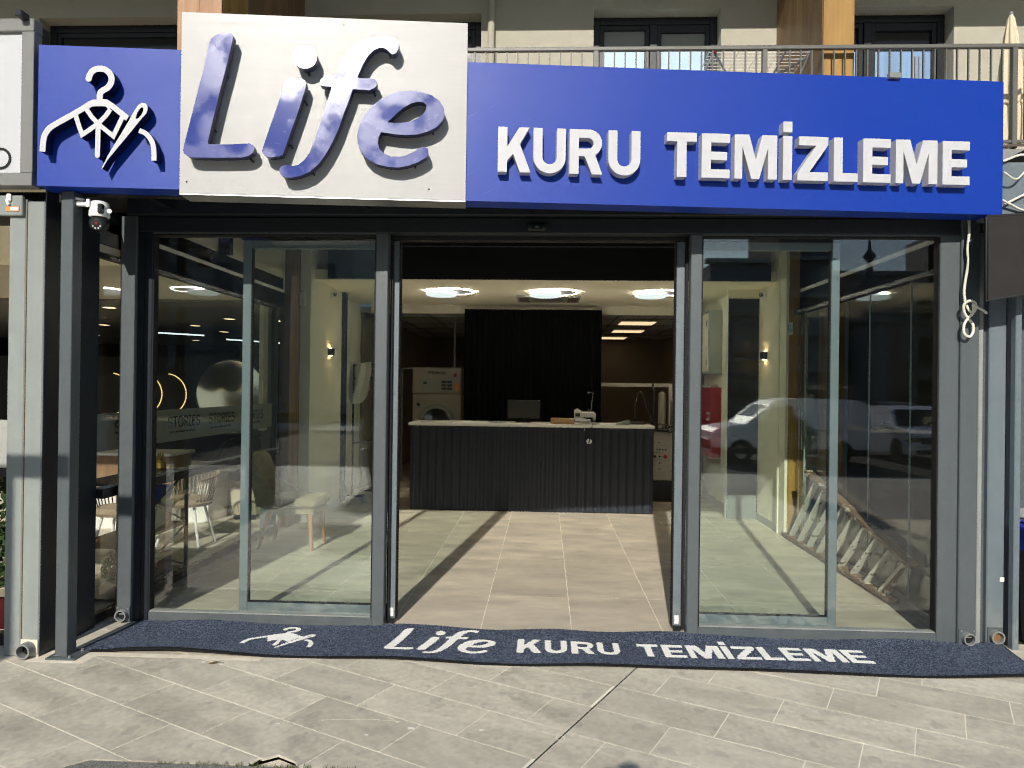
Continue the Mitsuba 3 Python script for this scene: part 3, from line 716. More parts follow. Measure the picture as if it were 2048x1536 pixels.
b1 = thing('icon_sign_box', 'square blue sign box with a white hanger and needle emblem', 'sign')
sign_box(b1, 0.0, .789, 2.699, 3.494, 'mat_sign_blue')
letter(b1, 'hanger_emblem', HANGER_CUT, .012, .066, 'mat_letter_white', 'mat_icon_side')
letter(b1, 'needle_emblem', NEEDLE, .012, .066, 'mat_letter_white', 'mat_icon_side')
b2 = thing('white_sign_box', 'tall white sign box with large glossy blue script letters', 'sign')
sign_box(b2, .7905, 2.412, 2.675, 3.705, 'mat_sign_white', .012, .17)
PINS = {'L': [(1.052, 3.34), (1.20, 2.865), (.99, 3.03)], 'i': [(1.50, 3.20), (1.42, 2.95), (1.51, 3.37)], 'f': [(1.885, 3.265), (1.545, 2.80), (1.97, 3.49)], 'e': [(2.22, 3.055), (2.12, 2.86), (1.81, 2.95)]}
for ch in 'Life':
    letter(b2, f'letter_{ch.lower()}' if ch != 'L' else 'letter_l', LIFE_POLY[ch], .047, .058, 'mat_letter_blue', 'mat_letter_navy_side', PINS[ch])
obj('drip_edge', on_sign(sbox(.7905, 2.668, 2.412, 2.6745), -.15, .010), 'mat_steel', b2)
for a, b in ((2.20, 2.735), (.83, 2.74), (1.70, 3.67)):
    obj('rivet', disc(.006, .004, SO + SN * .013 + SX * a + Z * b, SN, 10), 'mat_black_metal', b2)
b3 = thing('word_sign_box', 'long blue sign box with raised white capital letters', 'sign')
sign_box(b3, 2.4135, 5.655, 2.678, 3.486, 'mat_sign_blue')
for ch, s0, w in ROW:
    g = glyph(ch); h = .2585 * (1.325 if ch == 'İ' else 1)
    letter(b3, 'letter_' + {'İ': 'i'}.get(ch, ch.lower()), fit(g, w, h if ch == 'İ' else .2585, s0, 2.8335) if ch != 'İ' else fit(g, w, .2585, s0, 2.8335), .0, .066, 'mat_letter_white', 'mat_letter_white_side')
obj('top_clip', cat(bar(SO + SX * 4.93 + SN * .01 + Z * 3.492, SO + SX * 5.0 + SN * .01 + Z * 3.492, .03, .03), ), 'mat_pipe_grey', b3)
obj('frame', cat(on_sign(sbox(.02, 2.70, 5.60, 2.76), -.24, -.171), on_sign(sbox(.02, 3.35, 5.60, 3.41), -.24, -.171)), 'mat_black_metal', b3)
for x in (-2.6, -1.3, 0, 1.2):
    obj('bracket', bar((x, SO[1] + .1 * (x + 3) + .25, 2.76), (x, -.105, 2.76), .04, .04), 'mat_black_metal', b3)
# canopy post at the left that carries the sign
cp = thing('canopy_post', 'square anthracite steel post with bolted base plate carrying the sign', 'post')
obj('shaft', box(-2.932, -2.860, -.71, -.62, .012, 2.698, .004), 'mat_anthracite', cp)
obj('base_plate', box(-2.965, -2.79, -.745, -.585, .0, .012, .002), 'mat_anthracite_plain', cp)
obj('weld', tube([(-2.934, -.712, .014), (-2.858, -.712, .014), (-2.858, -.618, .014), (-2.934, -.618, .014)], .006, 6, True), 'mat_anthracite_plain', cp)
for q in ((-2.83, -.73), (-2.83, -.61)):
    obj('bolt', disc(.008, .014, (q[0], q[1], .018), n=6), 'mat_steel', cp)
obj('mortar_bed', cat(box(-3.06, -2.72, -.775, -.60, -.012, .0012), box(-2.72, -1.75, -.655, -.60, -.012, .001)), 'mat_mortar', 'pavement', label='patch of sandy mortar under the post')
# camera on the post
sc = thing('security_camera', 'white dome security camera with black lens ball under the sign', 'camera')
obj('wall_bracket', cat(box(-2.871, -2.862, -.70, -.64, 2.60, 2.67, .003), bar((-2.866, -.67, 2.635), (-2.765, -.67, 2.63), .030, .030, c=.006), bar((-2.866, -.67, 2.662), (-2.82, -.67, 2.655), .012, .05)), 'mat_white_plastic', sc)
CX, CY = -2.735, -.66
obj('housing', lathe([(0, 2.652), (.035, 2.650), (.05, 2.640), (.053, 2.60), (.056, 2.565), (.052, 2.556), (0, 2.556)], 28, (CX, CY, 0)), 'mat_white_plastic', sc, smooth=40)
obj('bracket_lip', bar((CX - .035, CY - .052, 2.65), (CX - .035, CY - .056, 2.605), .018, .010, side=(1, 0, 0)), 'mat_white_plastic', sc)
ball = trimesh.creation.icosphere(3, .054); ball.apply_scale([1, 1, .95]); obj('lens_ball', move(ball, (CX, CY, 2.520)), 'mat_black_metal', sc, smooth=True)
ld = np.array([.25, -.93, -.30]); ld /= np.linalg.norm(ld); c0 = np.array([CX, CY, 2.520]) + ld * .045
lk = obj('lens_plate', disc(.030, .012, c0, ld), 'mat_car_glass', sc)
e1 = np.cross(ld, Z); e1 /= np.linalg.norm(e1); e2 = np.cross(e1, ld)
obj('lens', disc(.010, .006, c0 + ld * .007 + e2 * .009, ld, 16), 'mat_red_dull', lk)
for a in (200, 245, 290, 335):
    obj('led', disc(.0042, .005, c0 + ld * .007 + (e1 * math.cos(math.radians(a)) + e2 * math.sin(math.radians(a))) * .021, ld, 10), 'mat_white_plastic', lk)
obj('side_lamp', cat(box(CX + .022, CX + .05, CY - .062, CY - .03, 2.57, 2.625, .006)), 'mat_black_metal', sc)
obj('antenna_disc', disc(.013, .008, (CX + .072, CY - .02, 2.588), (.3, -1, 0), 16), 'mat_white_plastic', sc)
obj('cable', tube(spline([(CX - .10, CY + .02, 2.66), (CX - .07, CY + .03, 2.60), (CX - .04, CY + .045, 2.60), (CX - .02, CY + .04, 2.64)], 5), .005, 6), 'mat_cable_dark', sc)

# ------------------------------------------------------------------ loose cable on the right post, wires over the neighbour
wc = [(2.527, -.085, 2.70), (2.522, -.10, 2.62), (2.512, -.10, 2.50), (2.518, -.10, 2.42), (2.506, -.09, 2.30), (2.500, -.09, 2.22), (2.512, -.10, 2.14), (2.540, -.11, 2.10), (2.556, -.12, 2.13), (2.540, -.13, 2.165), (2.505, -.13, 2.17), (2.482, -.12, 2.145), (2.492, -.11, 2.10), (2.520, -.10, 2.065),
      (2.548, -.10, 2.03), (2.552, -.10, 1.985), (2.525, -.11, 1.95), (2.492, -.11, 1.97), (2.490, -.11, 2.02), (2.515, -.10, 2.06), (2.54, -.12, 2.10), (2.535, -.13, 2.15), (2.545, -.14, 2.135), (2.585, -.15, 2.11), (2.600, -.16, 2.09)]
obj('hanging_cable', tube(spline(wc, 8), .0085, 8), 'mat_cable', label='knotted pale cable hanging down the right shop post', cat='cable', smooth=True)
for k, pts in enumerate(([(2.62, -.28, 2.93), (2.72, -.24, 2.90), (2.83, -.2, 2.98), (2.95, -.2, 2.90), (3.1, -.2, 2.96), (3.3, -.2, 2.9)],
                         [(2.58, -.25, 2.80), (2.70, -.22, 2.75), (2.80, -.2, 2.72), (2.92, -.2, 2.76), (3.1, -.2, 2.68)],
                         [(2.6, -.2, 2.72), (2.72, -.2, 2.78), (2.84, -.2, 2.86), (2.86, -.2, 3.0), (2.78, -.2, 3.06), (2.66, -.2, 3.02)])):
    obj('loose_wire', tube(spline(pts, 6), .006 + .001 * k, 6), 'mat_cable', label=['pale wire running level over the right neighbour roof', 'pale wire drooping lowest beside the blue sign end', 'pale wire curling in a loop beside the blue sign end'][k], cat='wire', group='loose wires beside the long sign', smooth=True)
obj('roof_box', box(2.56, 3.7, -.18, -.11, 2.66, 3.02), 'mat_container_blue_grey', 'right_neighbour_unit', label='grey upper panel behind the loose wires')
# black awning side on the right
aw = thing('awning', 'black fabric awning box right of the shop, side flap hanging down', 'awning')
def slab(pts, nrm, th):
    a = np.array(pts, float); b = a + np.asarray(nrm, float) * th; n = len(a)
    return trimesh.convex.convex_hull(np.vstack([a, b]))
ap = [(2.497, -.32, 2.648), (2.50, -.32, 2.150), (3.30, -.34, 2.29), (3.30, -.34, 2.70)]
obj('side_flap', slab(ap, (0, 1, 0), .02), 'mat_awning', aw)
obj('top', slab([(2.50, -.32, 2.65), (3.3, -.34, 2.70), (3.3, -.13, 2.70), (2.62, -.13, 2.67)], (0, 0, 1), .012), 'mat_awning', aw)
obj('hem', cat(tube([(2.495, -.325, 2.65), (2.498, -.325, 2.15), (3.30, -.345, 2.29)], .006, 6), tube([(2.503, -.335, 2.64), (2.508, -.335, 2.155)], .003, 5)), 'mat_cable_dark', aw)
obj('bottom', slab([(2.50, -.32, 2.151), (3.3, -.34, 2.29), (3.3, -.13, 2.33), (2.66, -.13, 2.20)], (0, 0, 1), .012), 'mat_awning', aw)
# waste bin
wb = thing('waste_bin', 'black wheeled waste bin with a blue lid at the right edge', 'bin')
def loft(rects):
    v, f = [], []
    for (x0, x1, y0, y1, z) in rects: v += [(x0, y0, z), (x1, y0, z), (x1, y1, z), (x0, y1, z)]
    for i in range(len(rects) - 1):
        for j in range(4):
            a, b, c, d = 4 * i + j, 4 * i + (j + 1) % 4, 4 * i + 4 + (j + 1) % 4, 4 * i + 4 + j; f += [[a, b, c], [a, c, d]]
    n = 4 * (len(rects) - 1); f += [[0, 2, 1], [0, 3, 2], [n, n + 1, n + 2], [n, n + 2, n + 3]]
    m = trimesh.Trimesh(v, f, process=False); m.fix_normals(); return m
obj('body', loft([(2.945, 3.40, -.24, .02, .02), (2.925, 3.44, -.27, .03, .45), (2.915, 3.46, -.29, .03, .60)]), 'mat_pot_black', wb)
obj('blue_skirt', loft([(2.918, 3.455, -.28, .03, .601), (2.900, 3.47, -.30, .03, .73)]), 'mat_bin_blue', wb)
obj('lid', cat(box(2.888, 3.48, -.31, .035, .731, .768, .012), box(2.92, 3.44, -.28, .02, .768, .80, .015)), 'mat_bin_blue', wb)
obj('wheel', disc(.055, .04, (2.93, -.26, .056), (1, 0, 0)), 'mat_tyre', wb)
obj('wheel', disc(.055, .04, (3.40, -.26, .056), (1, 0, 0)), 'mat_tyre', wb)

# ------------------------------------------------------------------ printed door mat
def mat_h(x, y):
    x, y = np.asarray(x, float), np.asarray(y, float)
    front = np.clip((-.30 - y) / .30, 0, 1); back = np.clip((y + .22) / .24, 0, 1)
    wv = .5 + .5 * np.sin(x * 5.3 + .6 + .8 * np.sin(x * 1.7))
    w2 = .5 + .5 * np.sin(x * 6.1 + 2.2 + 1.1 * np.sin(x * 2.3))
    edge_l = np.clip((x + 2.9) / .3, 0, 1)
    return .008 + (.020 * front ** 1.5 * wv * (.5 + 1.2 / (1 + np.exp((x + 1.1) / .16)) + .9 / (1 + np.exp(-(x - 1.7) / .15))) + .022 * back ** 1.5 * w2) * edge_l + .004 * np.sin(x * 3.1) * np.sin(y * 9 + x)


def mat_xy(u, v):
    """u 0..1 left to right, v 0..1 back to front"""
    xl = -2.80 - .06 * v; xr = 2.765 - .06 * v
    x = xl + (xr - xl) * u
    y = -.022 - .565 * v - .012 * np.sin(u * 17) * v + .012 * np.sin(u * 23 + 1) * (1 - v)
    return x, y


nu, nv = 260, 30
U_, V_ = np.meshgrid(np.linspace(0, 1, nu), np.linspace(0, 1, nv), indexing='ij')
mx, my = mat_xy(U_, V_); mz = mat_h(mx, my)
vv = np.stack([mx, my, mz], -1).reshape(-1, 3); i, j = np.meshgrid(np.arange(nu - 1), np.arange(nv - 1), indexing='ij')
ff = np.stack([i * nv + j, i * nv + j + 1, (i + 1) * nv + j + 1, (i + 1) * nv + j], -1).reshape(-1, 4)
dmat = thing('door_mat', 'long navy carpet mat with white lettering across the shop entrance', 'mat')
top = trimesh.Trimesh(vv, np.vstack([ff[:, [0, 1, 2]], ff[:, [0, 2, 3]]]), process=False)
obj('carpet', top, 'mat_carpet', dmat, smooth=True)
def rim(us, vs, off):
    x, y = mat_xy(us, vs); return np.stack([x + off[0], y + off[1], mat_h(x, y) - .002], 1)
one = np.ones(200); uu = np.linspace(0, 1, 200)
def strip(a, b, th=.004):
    n = len(a); v = np.vstack([a, b, a - [0, 0, th], b - [0, 0, th]]); f = []
    for k in range(n - 1):
        for p, q in ((0, n), (n, 3 * n), (2 * n, 0), (3 * n, 2 * n)):
            f += [[p + k, p + k + 1, q + k + 1], [p + k, q + k + 1, q + k]]
    m = trimesh.Trimesh(v, f, process=False); m.fix_normals(); return m
def low(p): q = p.copy(); q[:, 2] -= .0035; return q
fr0 = rim(uu, one, (0, .002)); fr1 = low(rim(uu, one, (0, -.022)))
bk0 = rim(uu, one * 0, (0, -.002)); bk1 = low(rim(uu, one * 0, (0, .014)))
lf0 = rim(one * 0, np.linspace(0, 1, 200), (.002, 0)); lf1 = low(rim(one * 0, np.linspace(0, 1, 200), (-.018, 0)))
rt0 = rim(one, np.linspace(0, 1, 200), (-.002, 0)); rt1 = low(rim(one, np.linspace(0, 1, 200), (.018, 0)))
obj('rubber_border', cat(strip(fr0, fr1), strip(bk0, bk1), strip(lf0, lf1), strip(rt0, rt1)), 'mat_rubber', dmat)


def drape(poly):
    ms = []
    for g in getattr(poly, 'geoms', [poly]):
        # cut into small cells so that the print follows the waves
        x0, y0, x1, y1 = g.bounds; st = .012
        # slightly toothed outline: the print follows the tufts
        for a in np.arange(x0, x1, .05):
            c = g.intersection(sbox(a, y0 - 1, a + .05, y1 + 1))
            for h in getattr(c, 'geoms', [c]):
                if h.is_empty or h.geom_type != 'Polygon' or h.area < 1e-6: continue
                h = h.segmentize(.02); v, f = trimesh.creation.triangulate_polygon(h, engine='earcut')
                m = trimesh.Trimesh(np.column_stack([v, np.zeros(len(v))]), f, process=False)
                ms.append(m.subdivide())
    m = cat(*ms); v = np.array(m.vertices)
    v[:, 2] = mat_h(v[:, 0], v[:, 1]) + .0035; m = trimesh.Trimesh(v, m.faces, process=False)
    if m.face_normals[:, 2].mean() < 0: m.invert()
    return m


def tooth(g):
    """saw edge of a tufted print"""
    g = g.segmentize(.006); out = []
    for h in getattr(g, 'geoms', [g]):
        def j(c): return [(x + (.0022 if int((x * 1.7 + y) * 170) % 2 else -.0022), y + (.0022 if int((x - y) * 170) % 2 else -.0022)) for x, y in c]
        out.append(Polygon(j(h.exterior.coords), [j(r.coords) for r in h.interiors]).buffer(0))
    return unary_union(out)


def to_mat(g, sx, sy, x0, y0, ax, ay): return affinity.affine_transform(g, [sx, 0, 0, sy, x0 - ax * sx, y0 - ay * sy])


for ch in 'Life':
    obj(f'letter_{ch.lower()}', drape(tooth(to_mat(LIFE_POLY[ch], .462, .53, -1.078, -.455, .843, 2.85))), 'mat_carpet_white', dmat)
emb = unary_union([HANGER_CUT, NEEDLE, Polygon([(.255, 3.08), (.285, 2.975), (.37, 3.03), (.45, 2.97), (.50, 3.08), (.41, 3.15), (.33, 3.14)])]).buffer(.006)
obj('hanger_emblem', drape(tooth(to_mat(emb, .70, .68, -1.96, -.475, .06, 2.80))), 'mat_carpet_white', dmat)
mrow = [('K', -.275, .15), ('U', -.105, .135), ('R', .055, .14), ('U', .215, .135), ('T', .46, .13), ('E', .61, .13), ('M', .76, .20), ('İ', .975, .04), ('Z', 1.03, .145), ('L', 1.19, .12), ('E', 1.325, .13), ('M', 1.475, .20), ('E', 1.69, .135)]
for ch, x0, w in mrow:
    obj('letter_' + {'İ': 'i'}.get(ch, ch.lower()), drape(tooth(fit(glyph(ch), w, .222, x0, -.432 - .012 * (x0 + .27)))), 'mat_carpet_white', dmat)

# ------------------------------------------------------------------ apartment building above the shop
ab = thing('apartment_building', 'cream rendered apartment building with dark framed balcony windows', 'building')
WY = 4.2
OPEN = [(-6.6, -3.62, 4.05, 6.20), (-3.0, -.97, 4.05, 6.20), (.415, 1.96, 4.05, 6.235), (2.94, 4.72, 4.05, 6.235)]
wall2d = sbox(-13, 3.0, 14, 9.6).difference(unary_union([sbox(a, c, b, d) for a, b, c, d in OPEN]))
obj('wall', prism(wall2d, np.array([0, WY + .45, 0]), X, Z, .45), 'mat_facade', ab)
obj('gable_wall', box(-13, 14, WY + .46, WY + .6, 6.8, 9.6), 'mat_facade', ab)
obj('balcony_slab', box(-13, 14, 2.60, WY - .002, 3.80, 4.0), 'mat_facade', ab, label='pale balcony slab running above the shop')
obj('slab_edge', box(-13, 14, 2.555, 2.598, 3.84, 3.985, .004), 'mat_pipe_grey', ab)
obj('upper_balcony', box(-13, 14, 2.62, WY - .002, 6.79, 7.0), 'mat_facade', ab)
obj('downpipe', cat(tube([(-.84, 4.12, 3.9), (-.84, 4.12, 6.95)], .042, 14)), 'mat_facade', ab, smooth=40, label='cream drainpipe on the rendered wall')
obj('pipe_shoe', lathe([(0, 0), (.055, 0), (.057, .02), (.055, 1.05), (.046, 1.08), (0, 1.08)], 18, (-.84, 4.12, 4.0)), 'mat_facade', ab, smooth=40)
wins = [dict(x0=-6.6, x1=-3.62, z1=6.20, mid=-4.32, pane='mat_window_dark'), dict(x0=-3.0, x1=-.97, z1=6.20, mid=-2.0, pane='mat_window_dark'),
        dict(x0=.415, x1=1.96, z1=6.235, mid=1.17, pane='mat_blind', low='mat_curtain_sky_pale'), dict(x0=2.94, x1=4.72, z1=6.235, mid=3.79, pane='mat_window_dark', low='mat_curtain_sky_tint')]
for w in wins:
    x0, x1, z1, m = w['x0'] + .004, w['x1'] - .004, w['z1'] - .006, w['mid']; y0, y1 = WY + .20, WY + .30
    fr = obj('window', cat(frame_rect(x0, x1, 4.06, z1, .085, y0, y1, .004), box(m - .045, m + .045, y0 - .01, y1, 4.15, z1 - .09, .004)), 'mat_window_frame', ab)
    for a, b, dz in ((x0 + .085, m - .045, .0), (m + .045, x1 - .085, .035)):
        obj('sash', frame_rect(a + .002, b - .002, 4.147, z1 - .088, .055, y0 + .015, y1 - .02, .003, tw=.055 + dz), 'mat_window_frame', fr)
        zt = z1 - .145 - dz
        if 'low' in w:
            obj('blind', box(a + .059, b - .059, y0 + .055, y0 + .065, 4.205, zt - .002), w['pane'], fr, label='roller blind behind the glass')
            zc = 5.80 if w['low'] == 'mat_curtain_sky_tint' else 5.84
            obj('lower_pane', box(a + .06, b - .06, y0 + .045, y0 + .051, 4.205, zc), w['low'], fr)  # sky reflection is painted as the pane colour
        else:
            obj('pane', box(a + .059, b - .059, y0 + .045, y0 + .055, 4.205, zt - .002), w['pane'], fr)
for a, b, yf, nm, side in ((2.632, 2.935, 2.70, 'mat_clad_yellow', 'mat_clad_brown'), (-3.61, -3.19, 1.90, 'mat_clad_pink', 'mat_clad_brown')):  # brown sides against paler fronts put shade into the wood colour
    pl = obj('clad_pillar', box(a + .01, b - .01, yf + .012, WY - .003, 4.0, 6.8), side, ab)
    n = 2 if b - a > .35 else 1
    for i in range(n):
        w = (b - a) / n; obj('front_board', box(a + i * w + .001, a + (i + 1) * w - .001, yf - .012, yf + .010, 4.0, 6.79, .002), nm, pl)
    L = WY - yf; sx = a if a > 0 else b
    nb = 4
    for i in range(nb):
        w = L / nb; y0 = yf + .014 + i * w
        obj('side_board', box(sx - .008 if a > 0 else sx - .012, sx + .012 if a > 0 else sx + .008, y0, y0 + w - .006, 4.0, 6.79, .002), 'mat_clad_brown' if not (a < 0 and i == 0) else 'mat_clad_yellow', pl)  # yellow first board, brown rest: sun and shade set by board colour
    obj('corner_trim', box(sx - .004, sx + .004, yf - .014, yf - .0125, 4.0, 6.79), nm, pl)
rl = thing('balcony_railing', 'grey steel balcony railing with thin upright bars', 'railing')
obj('top_rail', box(-4.2, 9.0, 2.575, 2.625, 4.99, 5.03, .006), 'mat_rail_metal', rl)
obj('bottom_rail', box(-4.2, 9.0, 2.585, 2.615, 4.055, 4.085, .003), 'mat_rail_metal', rl)
for x in (-3.1, -1.15, .345, 2.02, 4.44, 6.3, 8.2):
    obj('post', box(x - .024, x + .024, 2.57, 2.63, 4.0, 4.989, .004), 'mat_rail_metal', rl)
ball_mesh = box(-.006, .006, -.012, .012, 4.086, 4.988, .001); bply = mikit.ply(ball_mesh, 'mat_rail_metal')
for i in range(-11, 62):
    x = -1.15 + .1085 * i + .054
    if min(abs(x - q) for q in (-3.1, -1.15, .345, 2.02, 4.44, 6.3)) < .035 or x > 5.4: continue
    k = fresh(rl + '__bar'); scene[k] = {**bply, 'to_world': T().translate([x, 2.6, 0])}
obj('floodlight_bracket', cat(box(3.46, 3.53, 2.50, 2.56, 4.20, 4.225, .003), box(3.47, 3.485, 2.56, 2.575, 4.2, 4.9), box(3.505, 3.52, 2.56, 2.575, 4.2, 4.9)), 'mat_pipe_grey', rl)
obj('white_pipe', cat(tube([(4.2, 2.50, 3.82), (4.60, 2.50, 3.84)], .028, 12), tube([(4.46, 2.50, 3.832), (5.6, 2.50, 3.86)], .036, 12), tube([(4.45, 2.5, 3.832), (4.49, 2.5, 3.833)], .042, 12)), 'mat_cream', 'apartment_building', smooth=40, label='cream waste pipe under the balcony slab')
obj('slab_cables', cat(*[tube(spline([(4.1 + .35 * i, 2.54, 3.99 + .02 * (i % 2) + .012 * q) for i in range(6)], 4), .007, 5) for q in (0, 1)]), 'mat_brown_far', 'apartment_building')
obj('duct_bend', lathe([(0, 0), (.16, .0), (.17, .1), (.15, .26), (0, .30)], 20, (4.22, 2.45, 3.40)), 'mat_container_blue_grey', 'apartment_building', smooth=40, label='rounded grey metal duct end beside the long sign')
# drying rack on the balcony
drk = thing('drying_rack', 'folding clothes drying rack standing on the balcony behind the bars', 'drying rack')
fr = []
zt, zb = 5.16, 4.02
for y in (2.95, 3.45):
    fr.append(tube([(1.05, y, zb), (1.60, y, zt - .03)], .012, 8)); fr.append(tube([(2.25, y, zb), (1.60, y, zt - .03)], .012, 8))
obj('legs', cat(*fr), 'mat_chrome', drk, smooth=40)
A, B_, C_, D_ = np.array([1.56, 2.9, 5.17]), np.array([2.60, 2.9, 5.17]), np.array([2.60, 3.6, 5.13]), np.array([1.56, 3.6, 5.13])
obj('top_frame', tube([A, B_, C_, D_], .010, 8, True), 'mat_chrome', drk, smooth=40)
obj('wires', cat(*[tube([A + (D_ - A) * t, B_ + (C_ - B_) * t], .003, 5) for t in np.linspace(.08, .92, 9)], *[tube([A + (B_ - A) * t, D_ + (C_ - D_) * t], .003, 5) for t in (.3, .5, .7)]), 'mat_white_plastic', drk)
obj('lower_wing', cat(*[tube([(1.75, y, 4.62 + .2 * (y - 2.9)), (2.58, y, 5.08)], .0035, 5) for y in np.linspace(2.95, 3.5, 6)], tube([(1.75, 2.95, 4.6), (2.58, 2.95, 5.08)], .009, 6), tube([(1.95, 2.93, 4.4), (2.35, 2.93, 5.16)], .011, 6), tube([(2.30, 2.93, 4.4), (2.60, 2.93, 5.16)], .011, 6)), 'mat_chrome', drk)
obj('hinge_cap', cat(trimesh.creation.icosphere(2, .022)).apply_translation((1.60, 2.90, 5.12)), 'mat_red', drk)
# closed parasol
ps = thing('closed_parasol', 'closed cream parasol standing on the balcony at the right', 'parasol')
n = 40; ang = np.linspace(0, 2 * np.pi, n, endpoint=False); vs, fs = [], []
prof = [(5.62, .012), (5.58, .035), (5.4, .06), (5.1, .088), (4.85, .105), (4.70, .098), (4.66, .085), (4.60, .105), (4.45, .115), (4.32, .12), (4.22, .10)]
for (z, r) in prof:
    rr = r * (1 + .22 * np.cos(ang * 8 + z * 2) * min(1, (5.62 - z) * 3) + .05 * np.cos(ang * 3 + z * 9))
    vs += [(4.775 + a * math.cos(t) + .03 * (5.6 - z) * 0, 3.2 + a * math.sin(t), z) for a, t in zip(rr, ang)]
for q in range(len(prof) - 1):
    for j in range(n): a, b = q * n + j, q * n + (j + 1) % n; fs += [[a, a + n, b + n], [a, b + n, b]]
obj('canopy', trimesh.Trimesh(vs, fs, process=False), 'mat_parasol', ps, smooth=True)
obj('tie_band', tube([(4.775 + .103 * math.cos(t), 3.2 + .103 * math.sin(t), 4.665) for t in ang], .012, 6, True), 'mat_parasol', ps)
obj('pole', tube([(4.775, 3.2, 4.0), (4.775, 3.2, 5.62)], .019, 10), 'mat_white', ps)
obj('finial', lathe([(0, 0), (.018, 0), (.022, .02), (.012, .045), (0, .05)], 14, (4.775, 3.2, 5.61)), 'mat_pipe_grey', ps)
obj('base', lathe([(0, 0), (.22, 0), (.22, .05), (.05, .08), (0, .08)], 20, (4.775, 3.2, 4.0)), 'mat_pipe_grey', ps)

# ------------------------------------------------------------------ inside the shop
def flutes(x0, x1, z0, z1, yb, depth, pitch):
    k = max(1, round((x1 - x0) / pitch)); n = k * 10 + 1; xs = np.linspace(x0, x1, n)
    ph = (xs - x0) / (x1 - x0) * k * 2 * math.pi; ys = yb - depth * (.5 - .5 * np.cos(ph))
    v = np.array([(x, y, z) for z in (z0, z1) for x, y in zip(xs, ys)]); f = []
    for i in range(n - 1): f += [[i, i + 1, n + i + 1], [i, n + i + 1, n + i]]
    front = trimesh.Trimesh(v, f, process=False)
    return cat(front, box(x0 + .0005, x1 - .0005, yb, yb + .006, z0, z1))


ct = thing('reception_counter', 'black fluted reception counter with cream top', 'counter')
xs = np.linspace(-1.853, 1.262, 7)
for a, b in zip(xs[:-1], xs[1:]):
    obj('fluted_panel', flutes(a + .0008, b - .0008, .012, 1.083, 4.575, .013, .104), 'mat_flute', ct, smooth=30)
obj('body', box(-1.85, 1.259, 4.582, 5.20, .0, 1.08), 'mat_flute', ct)
obj('counter_top', box(-1.875, 1.268, 4.53, 5.25, 1.086, 1.12, .003), 'mat_counter_top', ct, label='cream counter top')
obj('kick', box(-1.84, 1.25, 4.564, 4.574, 0.0, .011), 'mat_black', ct)
pt = thing('partition_wall', 'tall black fluted partition wall behind the counter', 'partition')
xs = np.linspace(-1.335, .70, 5)
for a, b in zip(xs[:-1], xs[1:]):
    obj('fluted_panel', flutes(a + .0008, b - .0008, .0, 2.74, 6.05, .018, .085), 'mat_flute_dark', pt, smooth=30)
obj('core', box(-1.335, .70, 6.058, 6.16, 0, 2.742), 'mat_flute_dark', pt)
# ceiling lights
LT = [(-1.43, 4.65), (-.085, 4.65), (1.265, 4.65)]
for i, (x, y) in enumerate(LT):
    nm = ['leftmost', 'middle', 'rightmost'][i]
    cl = thing('ceiling_light', f'{nm} of three round white ceiling lights above the counter', 'ceiling light', 'round ceiling lights above the counter')
    obj('plate', disc(.262, .012, (x + .09, y, 2.822), n=40), 'mat_white', cl)
    lamp('ring', tube([(x + .09 + .268 * math.cos(t), y + .268 * math.sin(t), 2.8185) for t in np.linspace(0, 2 * np.pi, 40, endpoint=False)], .0055, 6, True), (1.0, .92, .76), 32.0, cl)
    lamp('shade', lathe([(0, 0), (.10, .001), (.17, .006), (.205, .022), (.21, .040), (.20, .052), (0, .052)], 40, (x - .05, y, 2.752)), (.80, .97, 1.0), .20, cl, label='glowing round white shade')
ac = thing('ceiling_air_conditioner', 'square cassette air conditioner in the ceiling behind the middle light', 'air conditioner')
obj('panel', box(-.53, .34, 5.05, 5.72, 2.806, 2.829, .008), 'mat_appliance_grey', ac)
obj('grille', box(-.30, .11, 5.2, 5.56, 2.80, 2.8055, .003), 'mat_pipe_grey', ac)
obj('flap', cat(box(-.5, -.36, 5.12, 5.64, 2.801, 2.8055), box(.17, .31, 5.12, 5.64, 2.801, 2.8055)), 'mat_brown_far', ac)
obj('display', box(.18, .24, 5.07, 5.11, 2.80, 2.806), 'mat_black', ac)
for i, (x, y) in enumerate(((1.43, 7.85), (1.48, 9.7), (1.36, 11.7))):
    bl = thing('recessed_light', f'{["nearest", "middle", "farthest"][i]} of three warm square lights in the back ceiling', 'ceiling light', 'square lights in the back room')
    obj('trim', cat(frame_rect(-.31, .31, -.31, .31, .02, 0, .01)).apply_transform(trimesh.transformations.rotation_matrix(math.pi / 2, [1, 0, 0])).apply_translation((x, y, 2.708)), 'mat_cream', bl)
    lamp('panel', box(x - .289, x + .289, y - .289, y + .289, 2.700, 2.706), (1.0, .72, .42), .26, bl)
